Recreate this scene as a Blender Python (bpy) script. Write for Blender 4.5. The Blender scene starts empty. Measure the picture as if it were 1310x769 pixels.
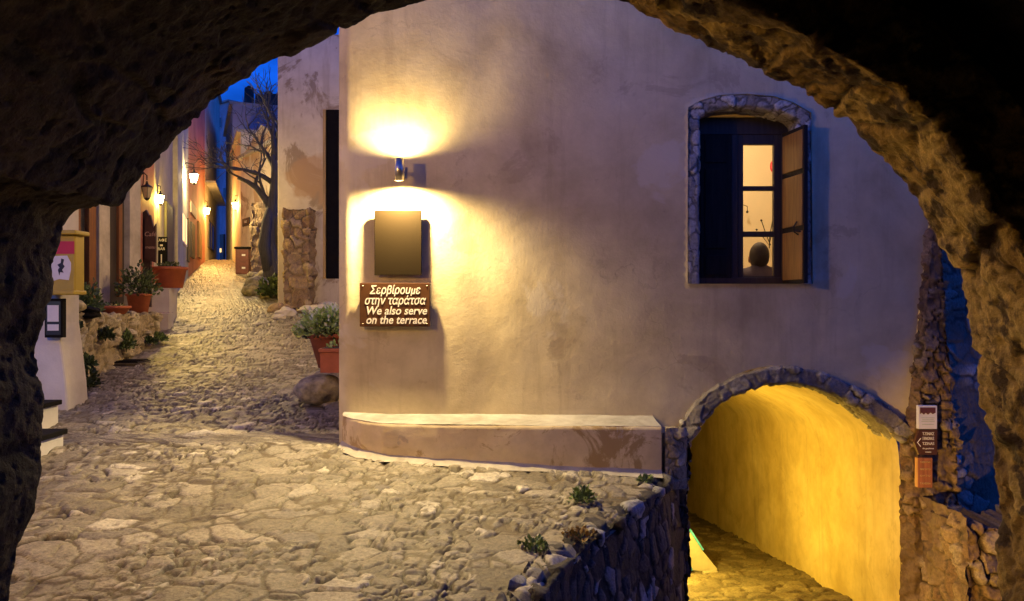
import bpy, bmesh, math, random
import numpy as np
from mathutils import Vector, Matrix, Euler, geometry

S = bpy.context.scene
COL = S.collection
R = math.radians
random.seed(7)

# ------------------------------------------------------------------ camera
cd = bpy.data.cameras.new("camera"); cam = bpy.data.objects.new("camera", cd); COL.objects.link(cam)
cd.sensor_width = 36; cd.lens = 28; cd.clip_start = 0.05; cd.clip_end = 2000
cam.location = (0, 0, 0); cam.rotation_euler = (R(90), 0, 0)      # eye level is z = 0
S.camera = cam
F = 28 / 36 * 1310.0
def W(px, py, Y):
    """world point seen at photo pixel px,py and distance Y (used to measure the place)"""
    return ((px - 655) / F * Y, Y, (384.5 - py) / F * Y)

# ------------------------------------------------------------------ dusk sky
SUN_EL, SUN_ROT = R(3.0), R(250)
SKY_STRENGTH = 0.46
w = bpy.data.worlds.new("World"); S.world = w; w.use_nodes = True
nt = w.node_tree; bg = nt.nodes['Background']
sky = nt.nodes.new('ShaderNodeTexSky'); sky.sky_type = 'NISHITA'; sky.sun_disc = False
sky.sun_elevation = SUN_EL; sky.sun_rotation = SUN_ROT; sky.ozone_density = 6.0; sky.air_density = 1.0; sky.dust_density = 0.3
mul = nt.nodes.new('ShaderNodeMix'); mul.data_type = 'RGBA'; mul.blend_type = 'MULTIPLY'; mul.inputs[0].default_value = 1
mul.inputs[7].default_value = (0.36, 0.62, 1.45, 1)                    # blue hour
tc = nt.nodes.new('ShaderNodeTexCoord'); mp = nt.nodes.new('ShaderNodeMapping'); mp.inputs['Scale'].default_value = (1.2, 1.2, 4.5)
cn = nt.nodes.new('ShaderNodeTexNoise'); cn.inputs['Scale'].default_value = 3.2; cn.inputs['Detail'].default_value = 6
cr = nt.nodes.new('ShaderNodeMapRange'); cr.inputs[1].default_value = 0.38; cr.inputs[2].default_value = 0.68; cr.inputs[3].default_value = 0.62; cr.inputs[4].default_value = 1.5
m2 = nt.nodes.new('ShaderNodeMix'); m2.data_type = 'RGBA'; m2.blend_type = 'MULTIPLY'; m2.inputs[0].default_value = 1
L = nt.links
L.new(tc.outputs['Generated'], mp.inputs[0]); L.new(mp.outputs[0], cn.inputs[0]); L.new(cn.outputs[0], cr.inputs[0])
L.new(sky.outputs[0], mul.inputs[6]); L.new(mul.outputs[2], m2.inputs[6]); L.new(cr.outputs[0], m2.inputs[7])
L.new(m2.outputs[2], bg.inputs[0]); bg.inputs[1].default_value = SKY_STRENGTH
# the sun has set: what is left is a very soft, faint blue-grey glow from its side
sd = bpy.data.lights.new("sun", 'SUN'); sd.energy = 0.03; sd.angle = R(30); sd.color = (0.45, 0.55, 1.0)
so = bpy.data.objects.new("sun", sd); COL.objects.link(so); so.rotation_euler = (R(55), 0, R(-20))

S.view_settings.view_transform = 'Standard'; S.view_settings.look = 'None'
S.view_settings.exposure = 0.14; S.view_settings.gamma = 1; S.view_settings.use_curve_mapping = False
S.cycles.max_bounces = 8; S.cycles.diffuse_bounces = 5; S.cycles.transmission_bounces = 6
S.cycles.sample_clamp_indirect = 4.0
try: S.cycles.use_denoising = True
except Exception: pass

WARM = (1.0, 0.74, 0.32); SODIUM = (1.0, 0.56, 0.10); YELLOW = (1.0, 0.68, 0.10)
E_UP, E_DOWN, E_FILL, E_TUNNEL = 85, 410, 165, 105

# ------------------------------------------------------------------ numpy noise
def _h(ix, iy, iz, s=0):
    ix = ix.astype(np.int64); iy = iy.astype(np.int64); iz = iz.astype(np.int64)
    n = (ix * 374761393 + iy * 668265263 + iz * 2147483647 + s * 974634777) & 0xffffffff
    n = ((n ^ (n >> 13)) * 1274126177) & 0xffffffff
    n = ((n ^ (n >> 16)) * 2246822519) & 0xffffffff
    n = n ^ (n >> 15)
    return (n & 0xffffff) / float(0xffffff)
def vnoise(P, s=0):
    i = np.floor(P); f = P - i; f = f * f * (3 - 2 * f)
    x, y, z = i[:, 0], i[:, 1], i[:, 2]; out = 0
    for a in (0, 1):
        for b in (0, 1):
            for c in (0, 1):
                wgt = (f[:, 0] if a else 1 - f[:, 0]) * (f[:, 1] if b else 1 - f[:, 1]) * (f[:, 2] if c else 1 - f[:, 2])
                out = out + wgt * _h(x + a, y + b, z + c, s)
    return out * 2 - 1
def fbm(P, sc=1.0, o=4, s=0, g=0.5):
    P = np.asarray(P, float) * sc; t = 0; a = 1; n = 0
    for k in range(o):
        t = t + a * vnoise(P + 17.3 * k, s + k); n += a; a *= g; P = P * 2.03
    return t / n
def voro(P, s=0, jit=0.9, three=True):
    i = np.floor(P); n = len(P)
    f1 = np.full(n, 9.0); f2 = np.full(n, 9.0); cid = np.zeros(n); c2 = np.zeros((n, 3))
    for a in (-1, 0, 1):
        for b in (-1, 0, 1):
            for c in ((-1, 0, 1) if three else (0,)):
                q = i + np.array([a, b, c])
                o = np.stack([_h(q[:, 0], q[:, 1], q[:, 2], s + k) for k in (1, 2, 3)], 1)
                pt = q + 0.5 + (o - 0.5) * jit
                if not three: pt[:, 2] = P[:, 2]
                d = np.sqrt(((P - pt) ** 2).sum(1))
                closer = d < f1
                f2 = np.where(closer, f1, np.minimum(f2, d))
                cid = np.where(closer, _h(q[:, 0], q[:, 1], q[:, 2], s + 9), cid)
                c2 = np.where(closer[:, None], P - pt, c2)
                f1 = np.where(closer, d, f1)
    return f1, f2, cid, c2
def mason(V, size, seed, squash=(1, 1, 1), warp=0.25, soft=0.14, p=3.5, jit=0.85):
    """angular fitted stones: joint mask, stone id, facet tilt, how far each stone is buried in mortar"""
    P = V * np.array(squash) / size
    P = P + warp * np.stack([fbm(V, 0.7 / size, 3, seed + 1), fbm(V, 0.7 / size, 3, seed + 2), fbm(V, 0.7 / size, 3, seed + 3)], 1) * 1.6
    i = np.floor(P); n = len(P); f1 = np.full(n, 9.0); f2 = np.full(n, 9.0); cid = np.zeros(n); dv = np.zeros((n, 3))
    for a in (-1, 0, 1):
        for b in (-1, 0, 1):
            for c in (-1, 0, 1):
                q = i + np.array([a, b, c])
                o = np.stack([_h(q[:, 0], q[:, 1], q[:, 2], seed + k) for k in (1, 2, 3)], 1)
                dd = P - (q + 0.5 + (o - 0.5) * jit); r = (np.abs(dd) ** p).sum(1) ** (1 / p)
                r = r * (0.85 + 0.35 * _h(q[:, 0], q[:, 1], q[:, 2], seed + 5))
                cl = r < f1; f2 = np.where(cl, f1, np.minimum(f2, r)); cid = np.where(cl, _h(q[:, 0], q[:, 1], q[:, 2], seed + 9), cid)
                dv = np.where(cl[:, None], dd, dv); f1 = np.where(cl, r, f1)
    e = sst(0.015, soft, f2 - f1)
    t = dv[:, 0] * (cid * 17 % 1 - .5) + dv[:, 1] * (cid * 29 % 1 - .5) + dv[:, 2] * (cid * 43 % 1 - .5)
    bury = sst(-0.25, 0.30, fbm(V, 0.5 / size, 3, seed + 13))
    return e, cid, t * 2, bury
def sst(a, b, x):
    t = np.clip((x - a) / (b - a), 0, 1); return t * t * (3 - 2 * t)

# ------------------------------------------------------------------ object helpers
def link(o, parent=None):
    COL.objects.link(o)
    if parent is not None: o.parent = parent
    return o
def tag(o, label=None, cat=None, group=None, kind=None):
    if label: o['label'] = label
    if cat: o['category'] = cat
    if group: o['group'] = group
    if kind: o['kind'] = kind
    return o
def thing(name, label, cat, loc=(0, 0, 0), rz=0, group=None):
    o = bpy.data.objects.new(name, None); o.empty_display_size = 0.1
    o.location = loc; o.rotation_euler = (0, 0, rz)
    link(o); return tag(o, label, cat, group)
def mesh_obj(name, verts, faces, mat, parent=None, smooth=True, attrs=None):
    me = bpy.data.meshes.new(name)
    me.from_pydata([tuple(v) for v in verts] if not isinstance(verts, np.ndarray) else verts.tolist(), [], faces)
    if smooth: me.polygons.foreach_set('use_smooth', [True] * len(me.polygons))
    for k, v in (attrs or {}).items():
        a = me.attributes.new(k, 'FLOAT', 'POINT'); a.data.foreach_set('value', np.asarray(v, np.float32))
    me.update()
    o = bpy.data.objects.new(name, me)
    if mat: me.materials.append(mat)
    return link(o, parent)
def grid_faces(nr, nc, flip=False):
    r, c = np.meshgrid(np.arange(nr - 1), np.arange(nc - 1), indexing='ij')
    a = (r * nc + c).ravel(); q = np.stack([a, a + 1, a + nc + 1, a + nc], 1)
    if flip: q = q[:, ::-1]
    return q.tolist()
def grid_normals(V, nr, nc):
    G = V.reshape(nr, nc, 3); n = np.cross(np.gradient(G, axis=0), np.gradient(G, axis=1))
    l = np.linalg.norm(n, axis=2, keepdims=True); return (n / np.maximum(l, 1e-9)).reshape(-1, 3)
class MB:
    def __init__(s): s.bm = bmesh.new()
    def box(s, c, d, rz=0, bev=0.0, rot=None):
        M = Matrix.Translation(c) @ (rot.to_matrix().to_4x4() if rot else Matrix.Rotation(rz, 4, 'Z')) @ Matrix.Diagonal((d[0], d[1], d[2], 1))
        r = bmesh.ops.create_cube(s.bm, size=1, matrix=M)
        if bev:
            es = list({e for v in r['verts'] for e in v.link_edges})
            bmesh.ops.bevel(s.bm, geom=es, offset=bev, segments=2, affect='EDGES', profile=0.5)
        return s
    def cyl(s, a, b, r1, r2=None, n=16, cap=True):
        a = Vector(a); b = Vector(b); d = b - a; r2 = r1 if r2 is None else r2
        M = Matrix.Translation((a + b) / 2) @ d.to_track_quat('Z', 'Y').to_matrix().to_4x4()
        bmesh.ops.create_cone(s.bm, cap_ends=cap, segments=n, radius1=r1, radius2=max(r2, 1e-4), depth=d.length, matrix=M); return s
    def sph(s, c, r, sub=2, sc=(1, 1, 1)):
        bmesh.ops.create_icosphere(s.bm, subdivisions=sub, radius=r, matrix=Matrix.Translation(c) @ Matrix.Diagonal((*sc, 1))); return s
    def lathe(s, prof, c=(0, 0, 0), n=32):
        rings = []
        for r, z in prof:
            rings.append([s.bm.verts.new((c[0] + r * math.cos(2 * math.pi * k / n), c[1] + r * math.sin(2 * math.pi * k / n), c[2] + z)) for k in range(n)])
        for a, b in zip(rings, rings[1:]):
            for k in range(n): s.bm.faces.new((a[k], a[(k + 1) % n], b[(k + 1) % n], b[k]))
        s.bm.faces.new(rings[0][::-1]); s.bm.faces.new(rings[-1]); return s
    def tube(s, pts, rad, n=8):
        pts = [Vector(p) for p in pts]; rads = rad if isinstance(rad, (list, tuple)) else [rad] * len(pts); rings = []
        for i, p in enumerate(pts):
            d = (pts[min(i + 1, len(pts) - 1)] - pts[max(i - 1, 0)]).normalized(); q = d.to_track_quat('Z', 'Y')
            rings.append([s.bm.verts.new(p + q @ Vector((rads[i] * math.cos(2 * math.pi * k / n), rads[i] * math.sin(2 * math.pi * k / n), 0))) for k in range(n)])
        for a, b in zip(rings, rings[1:]):
            # align
            o = min(range(n), key=lambda k: (b[k].co - a[0].co).length)
            for k in range(n): s.bm.faces.new((a[k], a[(k + 1) % n], b[(k + 1 + o) % n], b[(k + o) % n]))
        s.bm.faces.new(rings[0][::-1]); s.bm.faces.new(rings[-1]); return s
    def poly(s, pts):
        s.bm.faces.new([s.bm.verts.new(p) for p in pts]); return s
    def prism(s, pts, vec):
        a = [s.bm.verts.new(p) for p in pts]; b = [s.bm.verts.new(Vector(p) + Vector(vec)) for p in pts]; n = len(pts)
        s.bm.faces.new(a[::-1]); s.bm.faces.new(b)
        for k in range(n): s.bm.faces.new((a[k], a[(k + 1) % n], b[(k + 1) % n], b[k]))
        return s
    def build(s, name, mat, parent=None, smooth=False, bev=0):
        bmesh.ops.recalc_face_normals(s.bm, faces=s.bm.faces)
        me = bpy.data.meshes.new(name); s.bm.to_mesh(me); s.bm.free()
        if smooth: me.polygons.foreach_set('use_smooth', [True] * len(me.polygons))
        o = bpy.data.objects.new(name, me); me.materials.append(mat)
        if bev:
            m = o.modifiers.new('b', 'BEVEL'); m.width = bev; m.segments = 2; m.limit_method = 'ANGLE'
        return link(o, parent)
def text(name, body, size, mat, parent, loc, rot=(R(90), 0, 0), ext=0.0015, shear=0.0, align='CENTER', bold=0.0, width=None):
    cu = bpy.data.curves.new(name, 'FONT'); cu.body = body; cu.size = size; cu.extrude = ext; cu.shear = shear
    cu.align_x = align; cu.align_y = 'CENTER'; cu.offset = bold; cu.resolution_u = 4
    t = bpy.data.objects.new(name, cu); COL.objects.link(t); bpy.context.view_layer.update()
    me = bpy.data.meshes.new_from_object(t.evaluated_get(bpy.context.evaluated_depsgraph_get()))
    bpy.data.objects.remove(t)
    if width:
        xs = [v.co.x for v in me.vertices]
        if xs:
            k = width / (max(xs) - min(xs))
            for v in me.vertices: v.co.x *= k
    me.materials.clear(); me.materials.append(mat)
    o = bpy.data.objects.new(name, me); o.location = loc; o.rotation_euler = rot
    return link(o, parent)

# ------------------------------------------------------------------ materials
def newmat(name):
    m = bpy.data.materials.new(name); m.use_nodes = True; t = m.node_tree; b = t.nodes['Principled BSDF']
    return m, t, b
def plain(name, col, rough=0.6, metal=0.0, nscale=14, var=0.25, bump=0.15, bscale=60):
    m, t, b = newmat(name)
    tcd = t.nodes.new('ShaderNodeTexCoord'); n = t.nodes.new('ShaderNodeTexNoise'); n.inputs['Scale'].default_value = nscale; n.inputs['Detail'].default_value = 6; n.inputs['Roughness'].default_value = 0.65
    t.links.new(tcd.outputs['Object'], n.inputs[0])
    cr = t.nodes.new('ShaderNodeValToRGB'); e = cr.color_ramp.elements
    e[0].position = 0.3; e[1].position = 0.7
    e[0].color = (*[c * (1 - var) for c in col], 1); e[1].color = (*[min(1, c * (1 + var)) for c in col], 1)
    t.links.new(n.outputs[0], cr.inputs[0]); t.links.new(cr.outputs[0], b.inputs['Base Color'])
    b.inputs['Roughness'].default_value = rough; b.inputs['Metallic'].default_value = metal
    if bump:
        n2 = t.nodes.new('ShaderNodeTexNoise'); n2.inputs['Scale'].default_value = bscale; n2.inputs['Detail'].default_value = 4
        t.links.new(tcd.outputs['Object'], n2.inputs[0])
        bp = t.nodes.new('ShaderNodeBump'); bp.inputs['Strength'].default_value = bump; bp.inputs['Distance'].default_value = 0.01
        t.links.new(n2.outputs[0], bp.inputs['Height']); t.links.new(bp.outputs[0], b.inputs['Normal'])
    return m
def emis(name, col, st):
    m, t, b = newmat(name); b.inputs['Base Color'].default_value = (*col, 1)
    b.inputs['Emission Color'].default_value = (*col, 1); b.inputs['Emission Strength'].default_value = st; return m
def lamp_glass(name, col, st):
    """clear glowing lamp glass: lets the bulb's light out through itself"""
    m = bpy.data.materials.new(name); m.use_nodes = True; t = m.node_tree; t.nodes.remove(t.nodes['Principled BSDF'])
    e = t.nodes.new('ShaderNodeEmission'); e.inputs[0].default_value = (*col, 1); e.inputs[1].default_value = st
    tr = t.nodes.new('ShaderNodeBsdfTransparent'); tr.inputs[0].default_value = (0.97, 0.95, 0.9, 1)
    ad = t.nodes.new('ShaderNodeAddShader'); t.links.new(e.outputs[0], ad.inputs[0]); t.links.new(tr.outputs[0], ad.inputs[1])
    t.links.new(ad.outputs[0], t.nodes['Material Output'].inputs[0]); return m
def ramp(t, src, stops):
    cr = t.nodes.new('ShaderNodeValToRGB'); e = cr.color_ramp.elements
    e[0].position, e[0].color = stops[0][0], (*stops[0][1], 1); e[1].position, e[1].color = stops[-1][0], (*stops[-1][1], 1)
    for p, c in stops[1:-1]:
        x = e.new(p); x.color = (*c, 1)
    t.links.new(src, cr.inputs[0]); return cr.outputs[0]
def mixc(t, fac, a, b, mode='MIX'):
    m = t.nodes.new('ShaderNodeMix'); m.data_type = 'RGBA'; m.blend_type = mode
    if isinstance(fac, (int, float)): m.inputs[0].default_value = fac
    else: t.links.new(fac, m.inputs[0])
    for k, v in ((6, a), (7, b)):
        if isinstance(v, tuple): m.inputs[k].default_value = (*v, 1)
        else: t.links.new(v, m.inputs[k])
    return m.outputs[2]
def noise(t, scale, detail=6, rough=0.6, vec=None, dist=0, coord='Object'):
    if vec is None:
        vec = t.nodes.new('ShaderNodeTexCoord').outputs[coord]
    n = t.nodes.new('ShaderNodeTexNoise'); n.inputs['Scale'].default_value = scale; n.inputs['Detail'].default_value = detail
    n.inputs['Roughness'].default_value = rough; n.inputs['Distortion'].default_value = dist
    t.links.new(vec, n.inputs[0]); return n.outputs[0]
def attr(t, name):
    a = t.nodes.new('ShaderNodeAttribute'); a.attribute_name = name; return a.outputs['Fac']
def mrange(t, src, a, b, c=0.0, d=1.0):
    m = t.nodes.new('ShaderNodeMapRange'); m.inputs[1].default_value = a; m.inputs[2].default_value = b; m.inputs[3].default_value = c; m.inputs[4].default_value = d
    t.links.new(src, m.inputs[0]); return m.outputs[0]
def bumps(t, b, lst):
    prev = None
    for src, st, dist in lst:
        bp = t.nodes.new('ShaderNodeBump'); bp.inputs['Strength'].default_value = st; bp.inputs['Distance'].default_value = dist
        t.links.new(src, bp.inputs['Height'])
        if prev: t.links.new(prev, bp.inputs['Normal'])
        prev = bp.outputs[0]
    t.links.new(prev, b.inputs['Normal'])
def stone(name, stops, mortar, mottle=0.5, rough=0.8, fine=45, bstr=0.5, accent=None):
    """masonry: 'cell' gives every stone its own colour, 'edge' (0 joint .. 1 stone) mixes in the mortar"""
    m, t, b = newmat(name)
    c = ramp(t, attr(t, 'cell'), stops)
    n1 = noise(t, 7, 8, 0.7); n2 = noise(t, fine, 6, 0.7)
    c = mixc(t, mottle, c, ramp(t, n1, [(0.3, (0.45, 0.42, 0.40)), (0.7, (1.0, 1.0, 1.0))]), 'MULTIPLY')
    c = mixc(t, 0.5, c, ramp(t, n2, [(0.36, (0.22, 0.20, 0.18)), (0.5, (0.9, 0.9, 0.9)), (0.64, (1.5, 1.46, 1.4))]), 'MULTIPLY')
    mo = mixc(t, 0.6, mortar, ramp(t, n2, [(0.3, (0.5, 0.5, 0.5)), (0.7, (1.2, 1.2, 1.2))]), 'MULTIPLY')
    c = mixc(t, mrange(t, attr(t, 'edge'), 0.25, 0.6), mo, c)
    c = mixc(t, mrange(t, attr(t, 'crev'), 0.0, 1.0, 0, 0.85), c, (0.025, 0.02, 0.016))
    if accent:
        c = mixc(t, mrange(t, noise(t, accent[1], 5, 0.6), accent[2], accent[2] + 0.08, 0, accent[3]), c, accent[0])
    t.links.new(c, b.inputs['Base Color']); b.inputs['Roughness'].default_value = rough
    b.inputs['Specular IOR Level'].default_value = 0.35
    bumps(t, b, [(n1, 0.35, 0.03), (n2, bstr, 0.018), (noise(t, fine * 3.5, 3, 0.6), bstr * 0.6, 0.004)])
    return m
def plaster(name, base, dark, light, stain=None, big=0.9, bstr=0.35, patch=None, cracks=False):
    m, t, b = newmat(name)
    n1 = noise(t, big, 7, 0.62, dist=0.4); n2 = noise(t, big * 5, 6, 0.65); n3 = noise(t, 55, 4, 0.6)
    c = ramp(t, n1, [(0.3, dark), (0.52, base), (0.72, light)])
    c = mixc(t, 0.45, c, ramp(t, n2, [(0.3, (0.72, 0.70, 0.68)), (0.65, (1.06, 1.05, 1.04))]), 'MULTIPLY')
    if stain:
        col, sc, th, amt = stain
        c = mixc(t, mrange(t, noise(t, sc, 8, 0.7, dist=0.8), th, th + 0.05, 0, amt), c, col)
    if cracks:
        tcd = t.nodes.new('ShaderNodeTexCoord'); ad = t.nodes.new('ShaderNodeVectorMath'); ad.operation = 'MULTIPLY_ADD'
        dn = t.nodes.new('ShaderNodeTexNoise'); dn.inputs['Scale'].default_value = 3.5; dn.inputs['Detail'].default_value = 6; t.links.new(tcd.outputs['Object'], dn.inputs[0])
        t.links.new(dn.outputs['Color'], ad.inputs[0]); ad.inputs[1].default_value = (0.5, 0.5, 0.5); t.links.new(tcd.outputs['Object'], ad.inputs[2])
        vr = t.nodes.new('ShaderNodeTexVoronoi'); vr.feature = 'DISTANCE_TO_EDGE'; vr.inputs['Scale'].default_value = 0.85; t.links.new(ad.outputs[0], vr.inputs[0])
        ck = mrange(t, vr.outputs[0], 0.0015, 0.006, 1, 0)
        mk = t.nodes.new('ShaderNodeMath'); mk.operation = 'MULTIPLY'; t.links.new(ck, mk.inputs[0]); t.links.new(mrange(t, noise(t, 0.9, 3, 0.5), 0.52, 0.64, 0, 0.22), mk.inputs[1])
        c = mixc(t, mk.outputs[0], c, (0.16, 0.12, 0.08))
        # rain streaks and grime of their own shape
        mp2 = t.nodes.new('ShaderNodeMapping'); mp2.inputs['Scale'].default_value = (5.5, 5.5, 0.45); t.links.new(tcd.outputs['Object'], mp2.inputs[0])
        c = mixc(t, mrange(t, noise(t, 1.0, 7, 0.7, vec=mp2.outputs[0]), 0.52, 0.72, 0, 0.42), c, (0.28, 0.21, 0.13))
        c = mixc(t, mrange(t, noise(t, 9, 8, 0.75), 0.63, 0.70, 0, 0.35), c, (0.30, 0.23, 0.15))
    if patch:
        col, sc, th, amt = patch
        c = mixc(t, mrange(t, noise(t, sc, 5, 0.55, dist=0.3), th, th + 0.03, 0, amt), c, col)
    t.links.new(c, b.inputs['Base Color']); b.inputs['Roughness'].default_value = 0.75
    b.inputs['Specular IOR Level'].default_value = 0.25
    bumps(t, b, [(n2, 0.16, 0.02), (n3, bstr * .55, 0.006), (noise(t, 14, 5, 0.5), 0.22, 0.008)])
    return m
def wood(name, col, rough=0.5, var=0.35):
    m, t, b = newmat(name)
    tcd = t.nodes.new('ShaderNodeTexCoord'); mp = t.nodes.new('ShaderNodeMapping'); mp.inputs['Scale'].default_value = (14, 14, 1.2)
    t.links.new(tcd.outputs['Object'], mp.inputs[0]); n = noise(t, 3, 6, 0.6, vec=mp.outputs[0])
    c = ramp(t, n, [(0.3, tuple(x * (1 - var) for x in col)), (0.7, tuple(x * (1 + var) for x in col))])
    t.links.new(c, b.inputs['Base Color']); b.inputs['Roughness'].default_value = rough
    bumps(t, b, [(n, 0.25, 0.005)]); return m
M = {}
M['wall'] = plaster('house_plaster', (0.61, 0.51, 0.32), (0.42, 0.335, 0.195), (0.69, 0.60, 0.41), stain=((0.38, 0.29, 0.18), 1.6, 0.57, 0.5), big=1.0, cracks=True, patch=((0.64, 0.57, 0.44), 1.3, 0.63, 0.6))
M['bench'] = plaster('bench_plaster', (0.74, 0.60, 0.36), (0.62, 0.48, 0.26), (0.80, 0.68, 0.45), stain=((0.40, 0.26, 0.10), 2.2, 0.52, 0.85), big=2.0, patch=((0.52, 0.42, 0.30), 6.0, 0.66, 0.9))
M['bench_top'] = plaster('bench_cement', (0.38, 0.36, 0.32), (0.22, 0.21, 0.18), (0.50, 0.48, 0.44), big=3)
M['fillet'] = plaster('mortar_fillet', (0.46, 0.42, 0.34), (0.30, 0.27, 0.21), (0.58, 0.54, 0.45), big=4)
M['tunnel'] = plaster('passage_plaster', (0.62, 0.50, 0.24), (0.46, 0.35, 0.14), (0.70, 0.59, 0.32), stain=((0.40, 0.30, 0.13), 2.2, 0.58, 0.45), big=1.5, cracks=True)
M['street'] = stone('street_stone', [(0.0, (0.19, 0.165, 0.12)), (0.30, (0.29, 0.26, 0.195)), (0.62, (0.36, 0.325, 0.25)), (0.70, (0.21, 0.19, 0.17)), (0.78, (0.33, 0.29, 0.22)), (0.92, (0.44, 0.40, 0.32)), (1.0, (0.66, 0.62, 0.52))], (0.15, 0.12, 0.075), rough=0.46, mottle=0.6)
M['pavement'] = stone('pavement_stone', [(0.0, (0.14, 0.115, 0.08)), (1.0, (0.28, 0.235, 0.16))], (0.12, 0.09, 0.06))
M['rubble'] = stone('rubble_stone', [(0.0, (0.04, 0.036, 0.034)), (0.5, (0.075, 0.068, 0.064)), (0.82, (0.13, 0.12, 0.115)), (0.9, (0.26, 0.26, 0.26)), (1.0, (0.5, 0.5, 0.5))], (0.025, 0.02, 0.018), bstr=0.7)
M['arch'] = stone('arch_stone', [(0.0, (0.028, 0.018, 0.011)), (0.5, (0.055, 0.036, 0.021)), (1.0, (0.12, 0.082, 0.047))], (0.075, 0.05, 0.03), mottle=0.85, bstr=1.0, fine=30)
M['ring'] = stone('arch_stone_lit', [(0.0, (0.30, 0.18, 0.045)), (0.5, (0.52, 0.36, 0.10)), (1.0, (0.75, 0.56, 0.20))], (0.24, 0.15, 0.05), mottle=0.95, bstr=1.0, fine=24, accent=((0.05, 0.03, 0.018), 8.0, 0.50, 0.92))  # lamplight on the right ring, painted into the stone as a golden tone
M['pier'] = stone('pier_stone', [(0.0, (0.20, 0.12, 0.07)), (0.5, (0.30, 0.20, 0.12)), (0.9, (0.34, 0.25, 0.17)), (1.0, (0.40, 0.32, 0.24))], (0.17, 0.11, 0.07), bstr=0.8, mottle=0.7)
M['brick'] = stone('side_masonry', [(0.0, (0.10, 0.075, 0.055)), (0.6, (0.22, 0.18, 0.15)), (0.9, (0.32, 0.29, 0.27)), (1.0, (0.5, 0.48, 0.46))], (0.14, 0.11, 0.09))
M['surround'] = stone('arch_surround_stone', [(0.0, (0.22, 0.19, 0.17)), (0.6, (0.34, 0.31, 0.28)), (1.0, (0.50, 0.47, 0.43))], (0.22, 0.19, 0.16), bstr=0.8)
M['surround_pale'] = stone('window_surround_stone', [(0.0, (0.36, 0.34, 0.32)), (0.6, (0.52, 0.50, 0.47)), (1.0, (0.70, 0.68, 0.64))], (0.30, 0.27, 0.23), bstr=0.8)
M['garden'] = stone('garden_wall_stone', [(0.0, (0.34, 0.28, 0.19)), (0.6, (0.45, 0.38, 0.27)), (1.0, (0.6, 0.55, 0.43))], (0.40, 0.33, 0.22))
M['ruin'] = stone('ruin_stone', [(0.0, (0.30, 0.20, 0.12)), (0.6, (0.40, 0.29, 0.19)), (1.0, (0.52, 0.42, 0.3))], (0.36, 0.27, 0.19))
M['boulder'] = plain('boulder_stone', (0.33, 0.28, 0.17), 0.85, nscale=9, var=0.65, bump=0.9, bscale=25)
M['white'] = plaster('white_plaster', (0.72, 0.68, 0.60), (0.6, 0.55, 0.47), (0.8, 0.77, 0.7))
M['pale'] = plaster('pale_wall', (0.66, 0.60, 0.54), (0.52, 0.45, 0.40), (0.74, 0.69, 0.64), stain=((0.27, 0.20, 0.15), 0.9, 0.555, 0.8), big=0.7, patch=((0.45, 0.30, 0.19), 0.45, 0.56, 0.75), cracks=True)
M['cream'] = plaster('cream_wall', (0.62, 0.55, 0.42), (0.5, 0.43, 0.32), (0.7, 0.63, 0.5))
M['red'] = plaster('red_wall', (0.52, 0.20, 0.14), (0.42, 0.15, 0.10), (0.60, 0.26, 0.19))
M['grey'] = plaster('grey_wall', (0.38, 0.37, 0.37), (0.28, 0.27, 0.27), (0.46, 0.45, 0.45))
M['bluegrey'] = plaster('bluegrey_wall', (0.36, 0.38, 0.44), (0.26, 0.28, 0.33), (0.5, 0.52, 0.58))
M['quoin'] = plaster('quoin_stone', (0.50, 0.45, 0.38), (0.38, 0.34, 0.28), (0.6, 0.55, 0.47), big=3)
M['dwood'] = wood('dark_wood', (0.035, 0.026, 0.022), 0.5)
M['shutter'] = wood('shutter_paint', (0.022, 0.018, 0.016), 0.6)
M['shutter'].node_tree.nodes['Principled BSDF'].inputs['Specular IOR Level'].default_value = 0.12
M['owood'] = wood('orange_wood', (0.19, 0.075, 0.022), 0.5)
M['bwood'] = wood('brown_wood', (0.27, 0.14, 0.035), 0.5)
M['lit_edge'] = wood('lamplit_edge', (0.50, 0.33, 0.10), 0.5)  # lamplight colour for the side shutter's edge
M['bark'] = wood('bark', (0.11, 0.10, 0.09), 0.9)
M['iron'] = plain('dark_iron', (0.03, 0.028, 0.026), 0.5, 0.6, bump=0.1)
M['steel'] = plain('brushed_steel', (0.55, 0.50, 0.42), 0.3, 0.9, nscale=30, var=0.08, bump=0.05)
M['bronze'] = plain('bronze_sheet', (0.018, 0.012, 0.006), 0.5, 0.0, nscale=2, var=0.06, bump=0.03)
M['sign'] = plain('brown_enamel', (0.085, 0.035, 0.015), 0.32, 0.0, nscale=6, var=0.12, bump=0.03)
M['signedge'] = plain('sign_edge', (0.05, 0.03, 0.03), 0.4, bump=0)
M['ink_w'] = plain('white_lettering', (0.85, 0.80, 0.70), 0.5, bump=0, var=0.05)
M['terra'] = plain('terracotta', (0.46, 0.125, 0.05), 0.7, nscale=7, var=0.2, bump=0.15)
M['soil'] = plain('soil', (0.05, 0.035, 0.025), 0.95, bump=0.8)
M['leaf'] = plain('leaves', (0.07, 0.105, 0.035), 0.55, nscale=8, var=0.5, bump=0)
M['leaf_pale'] = plain('variegated_leaves', (0.42, 0.56, 0.20), 0.55, nscale=16, var=0.6, bump=0)
M['leaf_mid'] = plain('plant_leaves', (0.15, 0.22, 0.07), 0.55, nscale=12, var=0.5, bump=0)
M['flower'] = plain('white_petals', (0.75, 0.78, 0.65), 0.6, bump=0, var=0.05)
M['yellow'] = plain('yellow_paint', (0.50, 0.36, 0.035), 0.45, nscale=5, var=0.12, bump=0.05)
M['redp'] = plain('red_print', (0.55, 0.03, 0.06), 0.5, bump=0, var=0.05)
M['paper'] = plain('white_paper', (0.72, 0.70, 0.72), 0.6, bump=0, var=0.05)
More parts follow.
